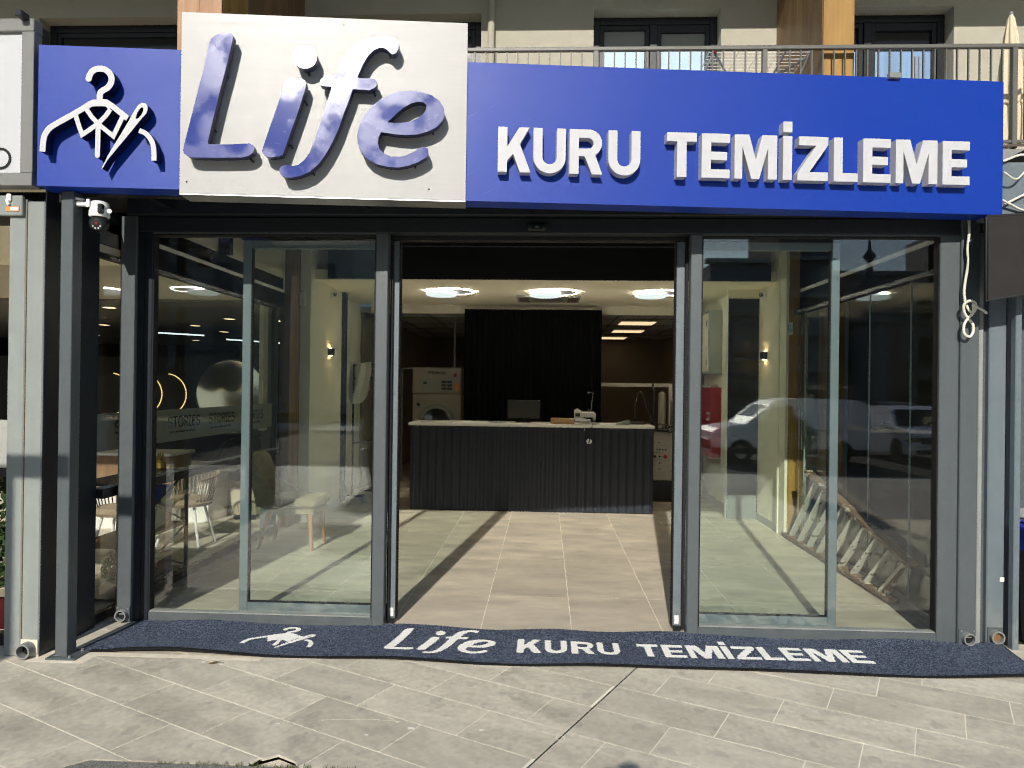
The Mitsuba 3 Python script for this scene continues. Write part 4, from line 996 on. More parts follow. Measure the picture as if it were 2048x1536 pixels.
for i, (xw, yw, sgn, nm) in enumerate(((-2.845, 4.30, 1, 'left'), (2.50, 4.05, -1, 'right'))):
    wl = thing('wall_lamp', f'small black up and down wall lamp on the {nm} pillar', 'wall lamp')
    xx = (xw, xw + .055 * sgn)
    obj('body', box(min(xx), max(xx), yw - .06, yw + .06, 1.96, 2.05, .006), 'mat_black_metal', wl)
    for zz in (2.0515, 1.9575):
        lamp('lens', cat(*[box(min(xw + sgn * .02, xw + sgn * .035), max(xw + sgn * .02, xw + sgn * .035), yw + q - .008, yw + q + .008, zz - .001, zz + .001) for q in (-.036, -.012, .012, .036)]), (1.0, .62, .25), 25.0, wl)
    sp = thing('wall_camera', f'small round white camera high on the {nm} pillar', 'camera')
    obj('base', disc(.05, .02, (xw + sgn * .011, yw + .05, 2.735), (1, 0, 0)), 'mat_white_plastic', sp)
    e = trimesh.creation.icosphere(2, .04); obj('eye', move(e, (xw + sgn * .04, yw + .04, 2.735)), 'mat_white_plastic', sp, smooth=True)
    obj('lens', disc(.024, .01, (xw + sgn * .062, yw + .015, 2.732), (sgn * .75, -.7, 0)), 'mat_black', sp)
jb = thing('junction_box', 'small white junction box high beside the left pillar', 'box')
obj('body', box(-2.99, -2.90, 3.515, 3.549, 2.50, 2.66, .006), 'mat_white_plastic', jb)
jb2 = thing('notice_plate', 'small pale notice plate on the right pillar edge', 'sign')
obj('plate', box(2.493, 2.56, 3.288, 3.2995, 2.20, 2.34, .002), 'mat_white', jb2)
obj('print', cat(box(2.505, 2.513, 3.2865, 3.288, 2.24, 2.31), box(2.52, 2.545, 3.2865, 3.288, 2.30, 2.305), box(2.525, 2.532, 3.2865, 3.288, 2.23, 2.28), box(2.54, 2.546, 3.2865, 3.288, 2.23, 2.28)), 'mat_pipe_grey', jb2)
fc = thing('fire_hose_cabinet', 'red fire hose cabinet mounted on the right side wall', 'cabinet')
obj('door', box(2.09, 2.234, 5.12, 5.98, .68, 1.62, .006), 'mat_red', fc)
obj('sticker', box(2.086, 2.0895, 5.18, 5.34, 1.17, 1.29), 'mat_white', fc)
obj('sticker_text', cat(*[box(2.084, 2.0855, 5.19 + .03 * k, 5.21 + .03 * k, 1.20, 1.26) for k in range(5)]), 'mat_red', fc)
obj('top_bar', box(2.10, 2.23, 5.3, 5.7, 1.63, 1.65), 'mat_white', fc)
ep = thing('electrical_panel', 'grey steel electrical cabinet above the red fire cabinet', 'cabinet')
obj('case', box(2.06, 2.234, 5.10, 6.10, 1.80, 2.66, .008), 'mat_appliance_grey', ep)
obj('door', box(2.052, 2.0595, 5.16, 6.04, 1.84, 2.62, .004), 'mat_inner_wall', ep)
obj('lock', cat(box(2.040, 2.051, 5.93, 5.97, 2.42, 2.46), box(2.040, 2.051, 5.93, 5.97, 2.0, 2.04)), 'mat_black', ep)
obj('hinge', cat(box(2.040, 2.051, 5.19, 5.22, 2.44, 2.52), box(2.040, 2.051, 5.19, 5.22, 1.92, 2.0)), 'mat_pipe_grey', ep)

# things on the counter
dk = 1.12
tr = thing('cardboard_tray', 'brown cardboard box lying on the counter beside the sewing machine', 'box')
obj('body', box(-.045, .258, 4.70, 4.90, dk, dk + .072, .004), 'mat_cardboard', tr)
obj('flap', box(-.04, .253, 4.705, 4.80, dk + .0725, dk + .076), 'mat_cardboard', tr)
sw = thing('sewing_machine', 'old cream hemming sewing machine standing on the counter', 'sewing machine')
sx, sy = .385, 4.72
obj('base', cat(box(sx - .06, sx + .13, sy - .05, sy + .06, dk + .002, dk + .016, .003), box(sx + .0, sx + .05, sy - .03, sy + .03, dk + .016, dk + .05, .004), tube([(sx + .13, sy, dk + .01), (sx + .19, sy - .02, dk + .012)], .007, 8)), 'mat_machine_cream', sw)
obj('arm', cat(box(sx - .09, sx + .135, sy - .035, sy + .035, dk + .09, dk + .165, .014), box(sx - .13, sx - .045, sy - .04, sy + .04, dk + .075, dk + .19, .012), box(sx + .11, sx + .15, sy - .04, sy + .04, dk + .05, dk + .155, .012), box(sx - .05, sx - .015, sy - .03, sy + .03, dk + .016, dk + .095, .006)), 'mat_machine_cream', sw)
obj('work_arm', cat(box(sx - .19, sx + .02, sy - .05, sy - .02, dk + .068, dk + .080, .003), tube([(sx - .12, sy - .035, dk + .055), (sx + .08, sy - .035, dk + .055)], .017, 12)), 'mat_white_plastic', sw)
obj('face_plate', box(sx - .118, sx - .055, sy - .046, sy - .0405, dk + .10, dk + .145, .002), 'mat_black_metal', sw)
obj('thread_guide', cat(tube([(sx + .085, sy, dk + .16), (sx + .11, sy, dk + .41), (sx + .06, sy, dk + .415)], .0035, 6), disc(.011, .006, (sx + .05, sy, dk + .415), (0, 1, 0), 12), tube([(sx + .05, sy, dk + .16), (sx + .05, sy, dk + .20)], .003, 6)), 'mat_steel', sw)
obj('knob', cat(disc(.012, .02, (sx - .09, sy, dk + .20), n=12), disc(.020, .01, (sx + .06, sy - .04, dk + .125), (0, 1, 0), 16)), 'mat_chrome', sw)
obj('cord', tube(spline([(sx + .11, sy - .03, dk + .06), (sx + .105, sy - .14, dk + .02), (sx + .09, sy - .20, dk - .03), (sx + .065, 4.515, dk - .13)], 6), .005, 6), 'mat_cable_dark', sw, smooth=True)
obj('knee_lever', tube([(sx + .0, sy - .03, dk + .03), (sx - .005, sy - .205, dk + .005), (sx - .008, 4.52, dk - .07)], .0035, 6), 'mat_chrome', sw)
obj('plug', cat(disc(.034, .012, (sx + .055, 4.518, dk - .205), (0, 1, 0), 24)), 'mat_white_plastic', sw, label='round white foot control hanging on the counter front')
obj('plug_cord', cat(bar((sx + .066, 4.508, dk - .165), (sx + .055, 4.508, dk - .20), .012, .006), bar((sx + .058, 4.508, dk - .205), (sx + .052, 4.508, dk - .24), .014, .006), bar((sx + .062, 4.512, dk - .12), (sx + .066, 4.510, dk - .17), .006, .006)), 'mat_black', sw)
mo = thing('computer_monitor', 'black computer monitor standing on the counter', 'monitor')
obj('screen', box(-.625, -.185, 4.99, 5.02, dk + .05, dk + .30, .006), 'mat_black', mo)
obj('panel', box(-.61, -.20, 4.986, 4.9895, dk + .065, dk + .285), 'mat_screen', mo)
obj('stand', cat(box(-.43, -.38, 5.0, 5.02, dk + .01, dk + .05), box(-.52, -.29, 4.94, 5.10, dk, dk + .01, .003)), 'mat_black', mo)
ib = thing('counter_device', 'small pale wedge shaped device on the right of the counter', 'device')
obj('body', trimesh.convex.convex_hull(np.array([(.80, 4.72, dk), (.97, 4.72, dk), (.97, 4.84, dk), (.80, 4.84, dk), (.82, 4.73, dk + .022), (.97, 4.73, dk + .065), (.97, 4.83, dk + .065), (.82, 4.83, dk + .022)])), 'mat_appliance_grey', ib)
obj('screen', slab([(.84, 4.718, dk + .02), (.955, 4.718, dk + .02), (.955, 4.718, dk + .052)], (0, -1, 0), .002), 'mat_pot_green', ib)
pp = thing('paper_tray', 'pale paper dish lying left of the monitor', 'dish')
obj('rim', tube(spline([(-.86, 4.86, dk + .012), (-.80, 4.80, dk + .006), (-.68, 4.80, dk + .006), (-.63, 4.86, dk + .014)], 5), .008, 6), 'mat_pipe_grey', pp)
obj('card', box(-.98, -.93, 4.80, 4.86, dk + .001, dk + .014), 'mat_white', pp)
cm = thing('tangled_cables', 'black tangled cables heaped at the right end of the counter', 'cables')
r = np.random.default_rng(3)
for q in range(4):
    pts = np.column_stack([r.uniform(1.0, 1.24, 9), r.uniform(4.75, 5.1, 9), dk + .008 + np.abs(r.normal(0, .014, 9))]); obj('cable', tube(spline(pts, 5), .006, 6), 'mat_cable_dark', cm, smooth=True)

# dry cleaning machine
wm = thing('dry_cleaning_machine', 'tall cream dry cleaning machine with round door behind the counter', 'washing machine')
a, b, yf = -2.31, -1.50, 7.2
obj('lower_case', box(a + .005, b - .005, yf, yf + .8, 0, 1.46, .01), 'mat_appliance', wm)
obj('upper_case', box(a, b, yf - .012, yf + .8, 1.465, 1.895, .012), 'mat_appliance', wm)
obj('door_ring', lathe([(.235, 0), (.31, 0), (.31, .03), (.27, .06), (.235, .05), (.235, 0)], 40, (-1.905, yf, .985), [0, -1, 0]), 'mat_appliance_grey', wm, smooth=40)
obj('door_glass', lathe([(0, .02), (.12, .025), (.236, .03), (.236, .0), (0, 0)], 32, (-1.905, yf, .985), [0, -1, 0]), 'mat_car_glass', wm, smooth=40)
obj('control_panel', box(-2.175, -1.64, yf - .019, yf - .0125, 1.50, 1.71, .003), 'mat_appliance_grey', wm)
obj('button', cat(*[box(-1.83 + .095 * i, -1.75 + .095 * i, yf - .025, yf - .0195, 1.53 + .055 * j, 1.565 + .055 * j) for i in range(2) for j in range(3)]), 'mat_pot_black', wm)
obj('display', box(-2.13, -2.07, yf - .024, yf - .0195, 1.62, 1.66), 'mat_leaf', wm)
tm = meshkit.text_mesh('PERMA', .045, .004, True); tm.apply_scale([1.35, 1, 1]); tm.apply_transform(np.array([[1, 0, 0, -2.05], [0, 0, -1, yf - .013], [0, 1, 0, 1.785], [0, 0, 0, 1]], float)); obj('name_lettering', tm, 'mat_black', wm)
obj('emblem', box(-1.63, -1.575, yf - .018, yf - .0125, 1.745, 1.80), 'mat_red_dull', wm)
obj('orange_sticker', box(-1.61, -1.54, yf - .016, yf - .0125, 1.51, 1.63), 'mat_orange', wm)
obj('lock', disc(.027, .02, (-2.21, yf - .01, 1.28), (0, 1, 0)), 'mat_black', wm)
obj('pipe', tube([(-1.655, yf + .3, 1.89), (-1.655, yf + .3, 2.72)], .018, 10), 'mat_pipe_grey', wm, smooth=40)
obj('side_frame', cat(tube([(-2.50, yf + .1, 0), (-2.50, yf + .1, 1.87), (-2.32, yf + .1, 1.88)], .016, 8)), 'mat_pipe_grey', wm)
# ironing finisher on the right
im = thing('pressing_machine', 'cream pressing machine with control panel right of the counter', 'pressing machine')
obj('cabinet', box(1.20, 1.70, 5.60, 6.2, .30, .99, .01), 'mat_appliance', im)
obj('base', box(1.22, 1.68, 5.62, 6.18, 0, .295), 'mat_black', im)
obj('panel_outline', frame_rect(1.36, 1.63, .58, .79, .004, 5.594, 5.5985, 0), 'mat_pipe_grey', im)
obj('knob', cat(*[disc(.011, .012, (1.50 + .04 * k, 5.593, .735), (0, 1, 0), 12) for k in range(-1, 3)], disc(.02, .014, (1.43, 5.592, .64), (0, 1, 0)), disc(.012, .012, (1.50, 5.593, .64), (0, 1, 0)), disc(.012, .01, (1.5, 5.594, .55), (0, 1, 0))), 'mat_black', im)
obj('stop_button', disc(.028, .018, (1.575, 5.59, .64), (0, 1, 0)), 'mat_red', im)
obj('print', cat(*[box(1.36 + .055 * k, 1.39 + .055 * k, 5.597, 5.5985, .835, .842) for k in range(3)], box(1.40, 1.50, 5.597, 5.5985, .685, .695), box(1.48, 1.53, 5.597, 5.5985, .46, .47)), 'mat_pot_black', im)
obj('side_arm', cat(box(1.70, 1.78, 5.70, 6.0, .65, 1.45, .03), box(1.52, 1.60, 5.75, 5.95, 1.0, 1.55, .03)), 'mat_appliance', im)
obj('hose', cat(tube(spline([(1.40, 5.7, .99), (1.42, 5.65, 1.5), (1.40, 5.7, 1.66)], 5), .014, 7), tube(spline([(1.16, 5.7, 1.05), (1.15, 5.6, 1.35), (1.22, 5.6, 1.55), (1.32, 5.62, 1.3), (1.42, 5.66, 1.12), (1.6, 5.6, 1.08), (1.7, 5.62, 1.05)], 6), .010, 7)), 'mat_cable_dark', im, smooth=True)
obj('tools', cat(box(1.28, 1.44, 5.55, 5.68, .992, 1.05, .01), box(1.46, 1.62, 5.56, 5.7, .992, 1.03, .008), tube(spline([(1.6, 5.56, 1.05), (1.68, 5.52, 1.08), (1.70, 5.52, 1.0), (1.60, 5.54, .99)], 5), .014, 7)), 'mat_black', im)
hr = thing('hanging_rail_frame', 'cream steel hanging rail frame behind the pressing machine', 'rail')
obj('frame', cat(bar((.72, 6.5, 1.645), (1.79, 6.5, 1.645), .055, .05), bar((1.79, 6.5, 1.67), (1.79, 6.5, 0), .05, .05, side=(1, 0, 0)), bar((.70, 6.5, 1.67), (.70, 6.5, 0), .05, .05, side=(1, 0, 0))), 'mat_cream', hr)
# garment rack at the left
gr = thing('garment_rack', 'black wheeled garment rack standing by the left back wall', 'garment rack')
up = [(-2.72, 5.0), (-2.50, 5.6)]
obj('upright', tube([(-2.72, 5.02, .10), (-2.72, 5.02, 1.86)], .013, 8), 'mat_black_metal', gr, smooth=40)
obj('upright', tube([(-2.57, 5.55, .10), (-2.57, 5.55, 1.90)], .013, 8), 'mat_black_metal', gr, smooth=40)
obj('cross_bar', cat(*[tube([(-2.72, 5.02, z), (-2.57, 5.55, z + .02)], .011, 8) for z in (.80, 1.68, 1.86)]), 'mat_black_metal', gr, smooth=40)
obj('foot', cat(bar((-2.90, 5.02, .09), (-2.55, 5.02, .09), .025, .025), bar((-2.75, 5.55, .09), (-2.40, 5.55, .09), .025, .025)), 'mat_black_metal', gr)
for q in ((-2.56, 5.02), (-2.42, 5.55)):
    obj('castor', cat(disc(.035, .022, (q[0], q[1], .036), (1, .3, 0), 16), box(q[0] - .012, q[0] + .012, q[1] - .02, q[1] + .02, .05, .085)), 'mat_chrome', gr)
bg = thing('garment_bag', 'crumpled white garment bag draped over the rack', 'garment bag')
nx, nz = 16, 18; vv, ff = [], []
for sgn in (-1, 1):
    for i in range(nx):
        for k in range(nz):
            s, t = i / (nx - 1), k / (nz - 1)
            w = math.sin(s * 9 + 2 * t) * .022 + math.sin(s * 17 + t * 7) * .01
            x = -2.80 + .30 * s + .01 * math.sin(t * 6); y = 5.08 - .0 + sgn * (.012 + .05 * t * math.sin(math.pi * s) ** .5) + w
            vv.append((x, y, 1.90 - (.46 + .09 * math.sin(s * 3.3 + .4) * 1 - .03 * (s > .8)) * t - .02 * math.sin(s * 4)))
o = nx * nz
for q in (0, o):
    for i in range(nx - 1):
        for k in range(nz - 1):
            A_, B2, C2, D2 = q + i * nz + k, q + (i + 1) * nz + k, q + (i + 1) * nz + k + 1, q + i * nz + k + 1; ff += [[A_, B2, C2], [A_, C2, D2]]
obj('cloth', trimesh.Trimesh(vv, ff, process=False), 'mat_cloth_bag', bg, smooth=True)
# chair inside the left window
ch = thing('upholstered_chair', 'beige upholstered chair with wooden legs inside the left window', 'chair')
cx, cy = -2.56, 2.32
def chair_pt(x, y, z): return (cx + x, cy + y, z)
seat = box(cx - .24, cx + .27, cy - .25, cy + .25, .40, .50, .035)
obj('seat', seat, 'mat_velvet', ch, smooth=40)
obj('seat_frame', box(cx - .22, cx + .24, cy - .22, cy + .22, .345, .398, .01), 'mat_velvet', ch)
bk = []
for i, t in enumerate(np.linspace(0, 1, 7)):
    hw = .25 - .06 * t * t; bk.append([(cx - .26 - .17 * t - .02 * math.cos(q * 3), cy + hw * q, .40 + .52 * t - .04 * q * q * t) for q in np.linspace(-1, 1, 7)])
bk = np.array(bk); P0 = bk.reshape(-1, 3); P1 = P0 + np.array([.06, 0, .01]); fb = []
for i in range(6):
    for j in range(6):
        a_, b_, c_, d_ = i * 7 + j, i * 7 + j + 1, (i + 1) * 7 + j + 1, (i + 1) * 7 + j; fb += [[a_, b_, c_], [a_, c_, d_], [49 + a_, 49 + c_, 49 + b_], [49 + a_, 49 + d_, 49 + c_]]
def edge(s): return [[s[i], s[i + 1], 49 + s[i + 1]] for i in range(len(s) - 1)] + [[s[i], 49 + s[i + 1], 49 + s[i]] for i in range(len(s) - 1)]
fb += edge(list(range(7))) + edge([42 + j for j in range(7)]) + edge([7 * i for i in range(7)]) + edge([7 * i + 6 for i in range(7)])
bm = trimesh.Trimesh(np.vstack([P0, P1]), fb, process=False); bm.fix_normals(); obj('backrest', bm, 'mat_velvet', ch, smooth=60)
for sy_ in (-1, 1):
    arm = [(cx - .36, cy + sy_ * .24, .72), (cx - .24, cy + sy_ * .255, .56), (cx - .08, cy + sy_ * .255, .51)]
    obj('side_wing', slab([(cx - .30, cy + sy_ * .235, .42), (cx - .38, cy + sy_ * .215, .74), (cx - .26, cy + sy_ * .24, .60), (cx - .06, cy + sy_ * .245, .50), (cx - .06, cy + sy_ * .245, .42)], (0, sy_, 0), .025), 'mat_velvet', ch)
for (lx, ly, ox) in ((.20, -.19, .02), (.20, .19, .02), (-.20, -.19, -.10), (-.20, .19, -.10)):
    obj('leg', tube([(cx + lx, cy + ly, .35), (cx + lx + ox, cy + ly * 1.08, 0)], np.array([.026, .015]), 10), 'mat_leg_wood', ch, smooth=40)
# ladder leaning against the right glass wall
ladder = thing('wooden_ladder', 'old paint spattered wooden ladder leaning on its side against the glass', 'ladder')
B0, B1 = np.array([2.50, .80, .035]), np.array([2.52, 3.34, .035]); T0, T1 = np.array([2.545, .60, .345]), np.array([2.545, 2.74, .775])
obj('rail', bar(B0, B1, .085, .034, side=(1, 0, 0), c=.004), 'mat_ladder_rail', ladder, label='paint spattered lower side rail')
obj('rail', bar(T0, T1, .085, .034, side=(1, 0, 0), c=.004), 'mat_ladder_rail', ladder, label='brown upper side rail')
for i in range(9):
    t = .045 + .105 * i
    p0, p1 = B0 + (B1 - B0) * (t + .03), T0 + (T1 - T0) * t
    obj('rung', bar(p0 + [0, 0, .02], p1 - [0, 0, .02], .064, .024, side=(1, .35, 0), c=.003), 'mat_ladder_rung', ladder)
obj('end_block', bar(B0 + [.0, .12, .03], T0 + [0, .16, -.03], .10, .028, side=(.2, 1, 0), c=.003), 'mat_ladder_rail', ladder)

# ------------------------------------------------------------------ hair salon unit to the left
sl_ = thing('salon_unit', 'grey steel container unit of the hair salon left of the shop', 'container unit')
obj('corner_column', box(-3.245, -3.143, -.703, -.45, .0, 2.655, .006), 'mat_container_grey', sl_, label='pale grey corner column, wider left half')
obj('column_flange', box(-3.140, -3.036, -.700, -.18, .0, 2.64, .006), 'mat_container_grey', sl_, label='pale grey column flange beside the dark reveal')
obj('rust_seam', box(-3.1428, -3.1402, -.699, -.50, .05, 2.64), 'mat_rust', sl_)
obj('shade_reveal', box(-3.035, -3.030, -.695, -.18, 0.0, 2.75), 'mat_dark_rebate', sl_)  # thin dark sheet painting the shade on the side of the column
obj('foot', box(-3.142, -3.034, -.706, -.48, 0.0, .012), 'mat_mortar', sl_)
obj('pipe_plate', box(-3.138, -3.038, -.706, -.7005, .012, .10), 'mat_mortar', sl_)
obj('drain_pipe', lathe([(.034, 0), (.043, 0), (.043, .055), (.034, .055), (.034, 0)], 24, (-3.09, -.706, .048), [0, -1, 0]), 'mat_pipe_grey', sl_, smooth=40)
obj('pipe_mouth', disc(.034, .002, (-3.09, -.709, .048), (0, -1, 0)), 'mat_black', sl_)
obj('front_beam', box(-6.5, -3.15, -.73, -.705, 2.552, 2.668, .004), 'mat_container_grey', sl_)
obj('beam_sticker', box(-3.245, -3.165, -.7345, -.7305, 2.575, 2.602), 'mat_orange', sl_, label='small orange sticker on the grey beam')
obj('beam_sticker_panel', box(-3.215, -3.168, -.7365, -.735, 2.579, 2.598), 'mat_white', sl_)
obj('white_hook', cat(box(-3.24, -3.21, -.745, -.7305, 2.63, 2.675, .006), bar((-3.235, -.74, 2.64), (-3.222, -.74, 2.612), .014, .012)), 'mat_white_plastic', sl_)
obj('dark_soffit', box(-6.5, -2.99, -.60, .05, 2.66, 2.72), 'mat_black', sl_)
obj('roof', box(-13, -3.13, -.45, 4.15, 3.10, 3.2), 'mat_salon_dark', sl_)
obj('ceiling', box(-13, -3.17, -.45, 4.15, 3.05, 3.08), 'mat_ceiling', sl_)
obj('ceiling_beam', box(-13, -3.25, 4.16, 4.24, 2.635, 3.08), 'mat_cream', sl_)
obj('side_upper_wall', box(-3.165, -3.125, -.45, 3.2, 2.605, 3.09), 'mat_salon_wall', sl_)
obj('back_room_ceiling', box(-13, -3.25, 4.16, 14.5, 2.60, 2.63), 'mat_salon_wall', sl_)
obj('floor', box(-13, -3.06, -.45, 14.5, -.02, .0), 'mat_paver_3', sl_, label='grey tiled salon floor')
obj('back_wall', box(-13, -3.25, 14.5, 14.6, 0, 2.6), 'mat_salon_dark', sl_)
obj('left_wall', box(-13.1, -13, -.45, 14.5, 0, 3.1), 'mat_salon_dark', sl_)
obj('partition', box(-9.2, -4.6, 6.9, 7.0, 0, 2.0), 'mat_salon_dark', sl_)
obj('side_wall_end', box(-3.20, -3.09, 3.02, 3.2, 0, 2.6), 'mat_anthracite_plain', sl_)
obj('cream_upright', box(-3.14, -3.09, 2.78, 2.90, 1.10, 2.46, .003), 'mat_cream', sl_, label='cream upright trim at the end of the glass')
obj('lintel_trim', box(-3.10, -3.04, -.42, 2.9, 2.45, 2.50, .003), 'mat_cream', sl_)
obj('curtain_box', box(-3.12, -3.05, -.42, 3.0, 2.505, 2.60), 'mat_anthracite_plain', sl_)
sg = obj('side_glazing', cat(box(-3.075, -3.035, -.175, 3.02, .012, .075, .003), box(-3.075, -3.035, -.175, 3.02, 2.41, 2.447, .003), box(-3.075, -3.035, 2.95, 3.02, .08, 2.405)), 'mat_black_metal', sl_, label='black framed side glazing with a hand rail')
obj('glass', quad((-3.055, -.175, .07), (-3.055, 2.95, .07), (-3.055, 2.95, 2.41), (-3.055, -.175, 2.41)), 'mat_glass_side', sg)
obj('hand_rail', box(-3.050, -2.985, -.175, 3.0, .835, .897, .004), 'mat_black_metal', sg)
obj('hand_rail_sun_edge', box(-3.048, -2.988, -.175, 3.0, .898, .906, .002), 'mat_container_grey', sg)  # pale strip painted for the sun caught along the rail top
obj('film_band', box(-3.060, -3.057, -.175, 2.94, 1.135, 1.385), 'mat_film', sg, label='grey film band with the salon lettering')
def yz_text(txt, h, wscale, y, z, x):
    m = meshkit.text_mesh(txt, h, .0015); m.apply_scale([wscale, 1, 1])
    M = np.array([[0, 0, -1, x], [1, 0, 0, y], [0, 1, 0, z], [0, 0, 0, 1]], float); m.apply_transform(np.array([[0, 0, 1, x], [1, 0, 0, y], [0, 1, 0, z], [0, 0, 0, 1]], float)); return m
for y in (.05, .76, 1.46, 2.16):
    obj('lettering', yz_text('STORIES', .090, 1.0, y, 1.240, -3.0545), 'mat_black', sg)
    obj('small_lettering', yz_text('Hair and make-up Studio', .018, 1.45, y + .03, 1.198, -3.0545), 'mat_black', sg)
obj('front_glazing', cat(box(-6.4, -3.31, -.56, -.50, .01, .08), box(-4.9, -4.84, -.56, -.50, .08, 2.55), box(-6.4, -3.31, -.56, -.50, 1.02, 1.06)), 'mat_black_metal', sl_)
obj('front_film', box(-4.83, -3.31, -.54, -.535, 1.07, 1.36), 'mat_film', sl_)
obj('red_strip', box(-3.40, -3.315, -.60, -.56, .12, .30), 'mat_red', sl_)
# salon sign
sn = thing('salon_sign', 'large white sign panel in a grey frame at the left edge', 'sign')
obj('frame', cat(box(-6.2, -3.045, -.80, -.725, 3.583, 3.655, .003), box(-6.2, -3.045, -.80, -.725, 2.705, 2.778, .003), box(-3.117, -3.045, -.798, -.727, 2.779, 3.582, .003)), 'mat_sign_frame', sn)
obj('panel', box(-6.2, -3.118, -.775, -.735, 2.779, 3.582), 'mat_letter_white', sn)
obj('letter_o', prism(Point(-3.245, 2.865).buffer(.062, 24).difference(Point(-3.245, 2.865).buffer(.048, 24)), np.array([0, -.776, 0]), X, Z, .004), 'mat_black', sn)
obj('back', box(-6.2, -3.05, -.724, -.66, 2.72, 3.64), 'mat_black', sn)
obj('spot_lamp', box(-3.115, -3.075, -.86, -.79, 3.64, 3.675, .004), 'mat_black_metal', sn)
# salon contents
DL = [(-6.02, 4.83), (-7.93, 7.82), (-9.88, 10.67), (-6.28, 7.81), (-6.42, 9.28), (-5.05, 6.40), (-8.40, 12.2), (-4.35, 6.70), (-10.1, 13.3)]
for i, (x, y) in enumerate(DL):
    dl = thing('downlight', 'warm round salon ceiling downlight, ' + ['nearest of all', 'second from top between the left posts', 'third from top between the left posts', 'just right of the left shop post', 'second right of the left shop post', 'above the round mirrors', 'farthest back behind the mirrors', 'seen through the sliding door leaf', 'lowest between the left posts'][i], 'downlight', 'downlights in the salon ceiling')
    obj('trim', lathe([(.085, 0), (.10, 0), (.10, .008), (.085, .008), (.085, 0)], 20, (x, y, 2.590)), 'mat_white', dl)
    lamp('lens', disc(.084, .004, (x, y, 2.594), n=20), (1.0, .74, .42), .9, dl)
for i, (p, q) in enumerate([((-8.2, 9.3), (-7.3, 10.3)), ((-7.4, 11.6), (-6.6, 13.0))]):
    ll = thing('linear_light', f'{["nearer", "farther"][i]} thin white linear light in the salon ceiling', 'linear light', 'linear lights in the salon ceiling')
    lamp('strip', bar((*p, 2.585), (*q, 2.585), .03, .012), (.85, .95, 1.0), .45, ll)
for i, (x, y) in enumerate([(-5.75, 5.0), (-5.1, 5.0), (-4.85, 5.0), (-4.35, 5.0)]):
    mr = thing('round_mirror', f'round salon mirror with thin glowing gold rim, {["first", "second", "third", "fourth"][i]} from the left', 'mirror', 'round mirrors in the salon')
    q = np.linspace(0, 2 * np.pi, 48, endpoint=False)
    yy = 4.4
    xx = [-6.22, -5.72, -5.31, -4.99][i]
    obj('plate', disc(.26, .01, (xx, yy + .02, 1.44), (0, 1, 0), 40), 'mat_salon_dark', mr)
    lamp('rim', tube([(xx + .265 * math.cos(t), yy, 1.44 + .265 * math.sin(t)) for t in np.linspace(-1.25, 1.45, 30)], .007, 6), (1.0, .62, .22), .42, mr)
bm_ = thing('large_round_mirror', 'large pale round mirror disc behind the salon side glass', 'mirror')
obj('disc', disc(.52, .02, (-4.55, 5.4, 1.40), (0, 1, .14), 60), 'mat_mirror', bm_)
obj('rim', tube([(-4.55 + .525 * math.cos(t), 5.39, 1.40 + .525 * math.sin(t)) for t in np.linspace(0, 2 * np.pi, 60, endpoint=False)], .008, 6, True), 'mat_pot_green', bm_)
ds = thing('reception_desk', 'wooden salon desk with white lower front', 'desk')
obj('wood_front', box(-5.6, -4.15, 2.9, 3.4, .45, .80, .004), 'mat_desk_wood', ds)
obj('white_base', box(-5.5, -4.25, 2.95, 3.35, 0, .449), 'mat_white', ds)
obj('worktop', box(-5.62, -4.12, 2.87, 3.42, .801, .83, .003), 'mat_white', ds)
tb = thing('white_table', 'white salon table with a splayed pedestal', 'table')
obj('table_top', box(-4.75, -3.62, 3.3, 4.1, .60, .63, .01), 'mat_white', tb)
obj('pedestal', cat(slab([(-4.55, 3.4, .6), (-4.40, 3.4, .0), (-4.30, 3.4, .0), (-4.45, 3.4, .6)], (0, 1, 0), .5), box(-4.2, -3.95, 3.4, 3.9, 0, .599)), 'mat_white', tb)
sh = thing('shelf_rack', 'black metal shelf rack behind the salon side glass', 'shelf')
for x, y in ((-3.52, .33), (-3.18, .33), (-3.52, 1.33), (-3.18, 1.33)):
    obj('upright', box(x - .012, x + .012, y - .012, y + .012, 0, .86), 'mat_black_metal', sh)
obj('shelf', box(-3.53, -3.17, .32, 1.34, .395, .412), 'mat_desk_wood', sh)
obj('shelf', box(-3.53, -3.17, .32, 1.34, .02, .035), 'mat_black_metal', sh)
obj('shelf', box(-3.53, -3.17, .32, 1.34, .845, .86), 'mat_black_metal', sh)
obj('brace', cat(*[bar((-3.18, a, b), (-3.18, c, d), .012, .012, side=(1, 0, 0)) for a, b, c, d in ((.34, .42, 1.32, .84), (.34, .84, 1.32, .42), (.34, .39, 1.32, .05), (.34, .05, 1.32, .39))]), 'mat_black_metal', sh)
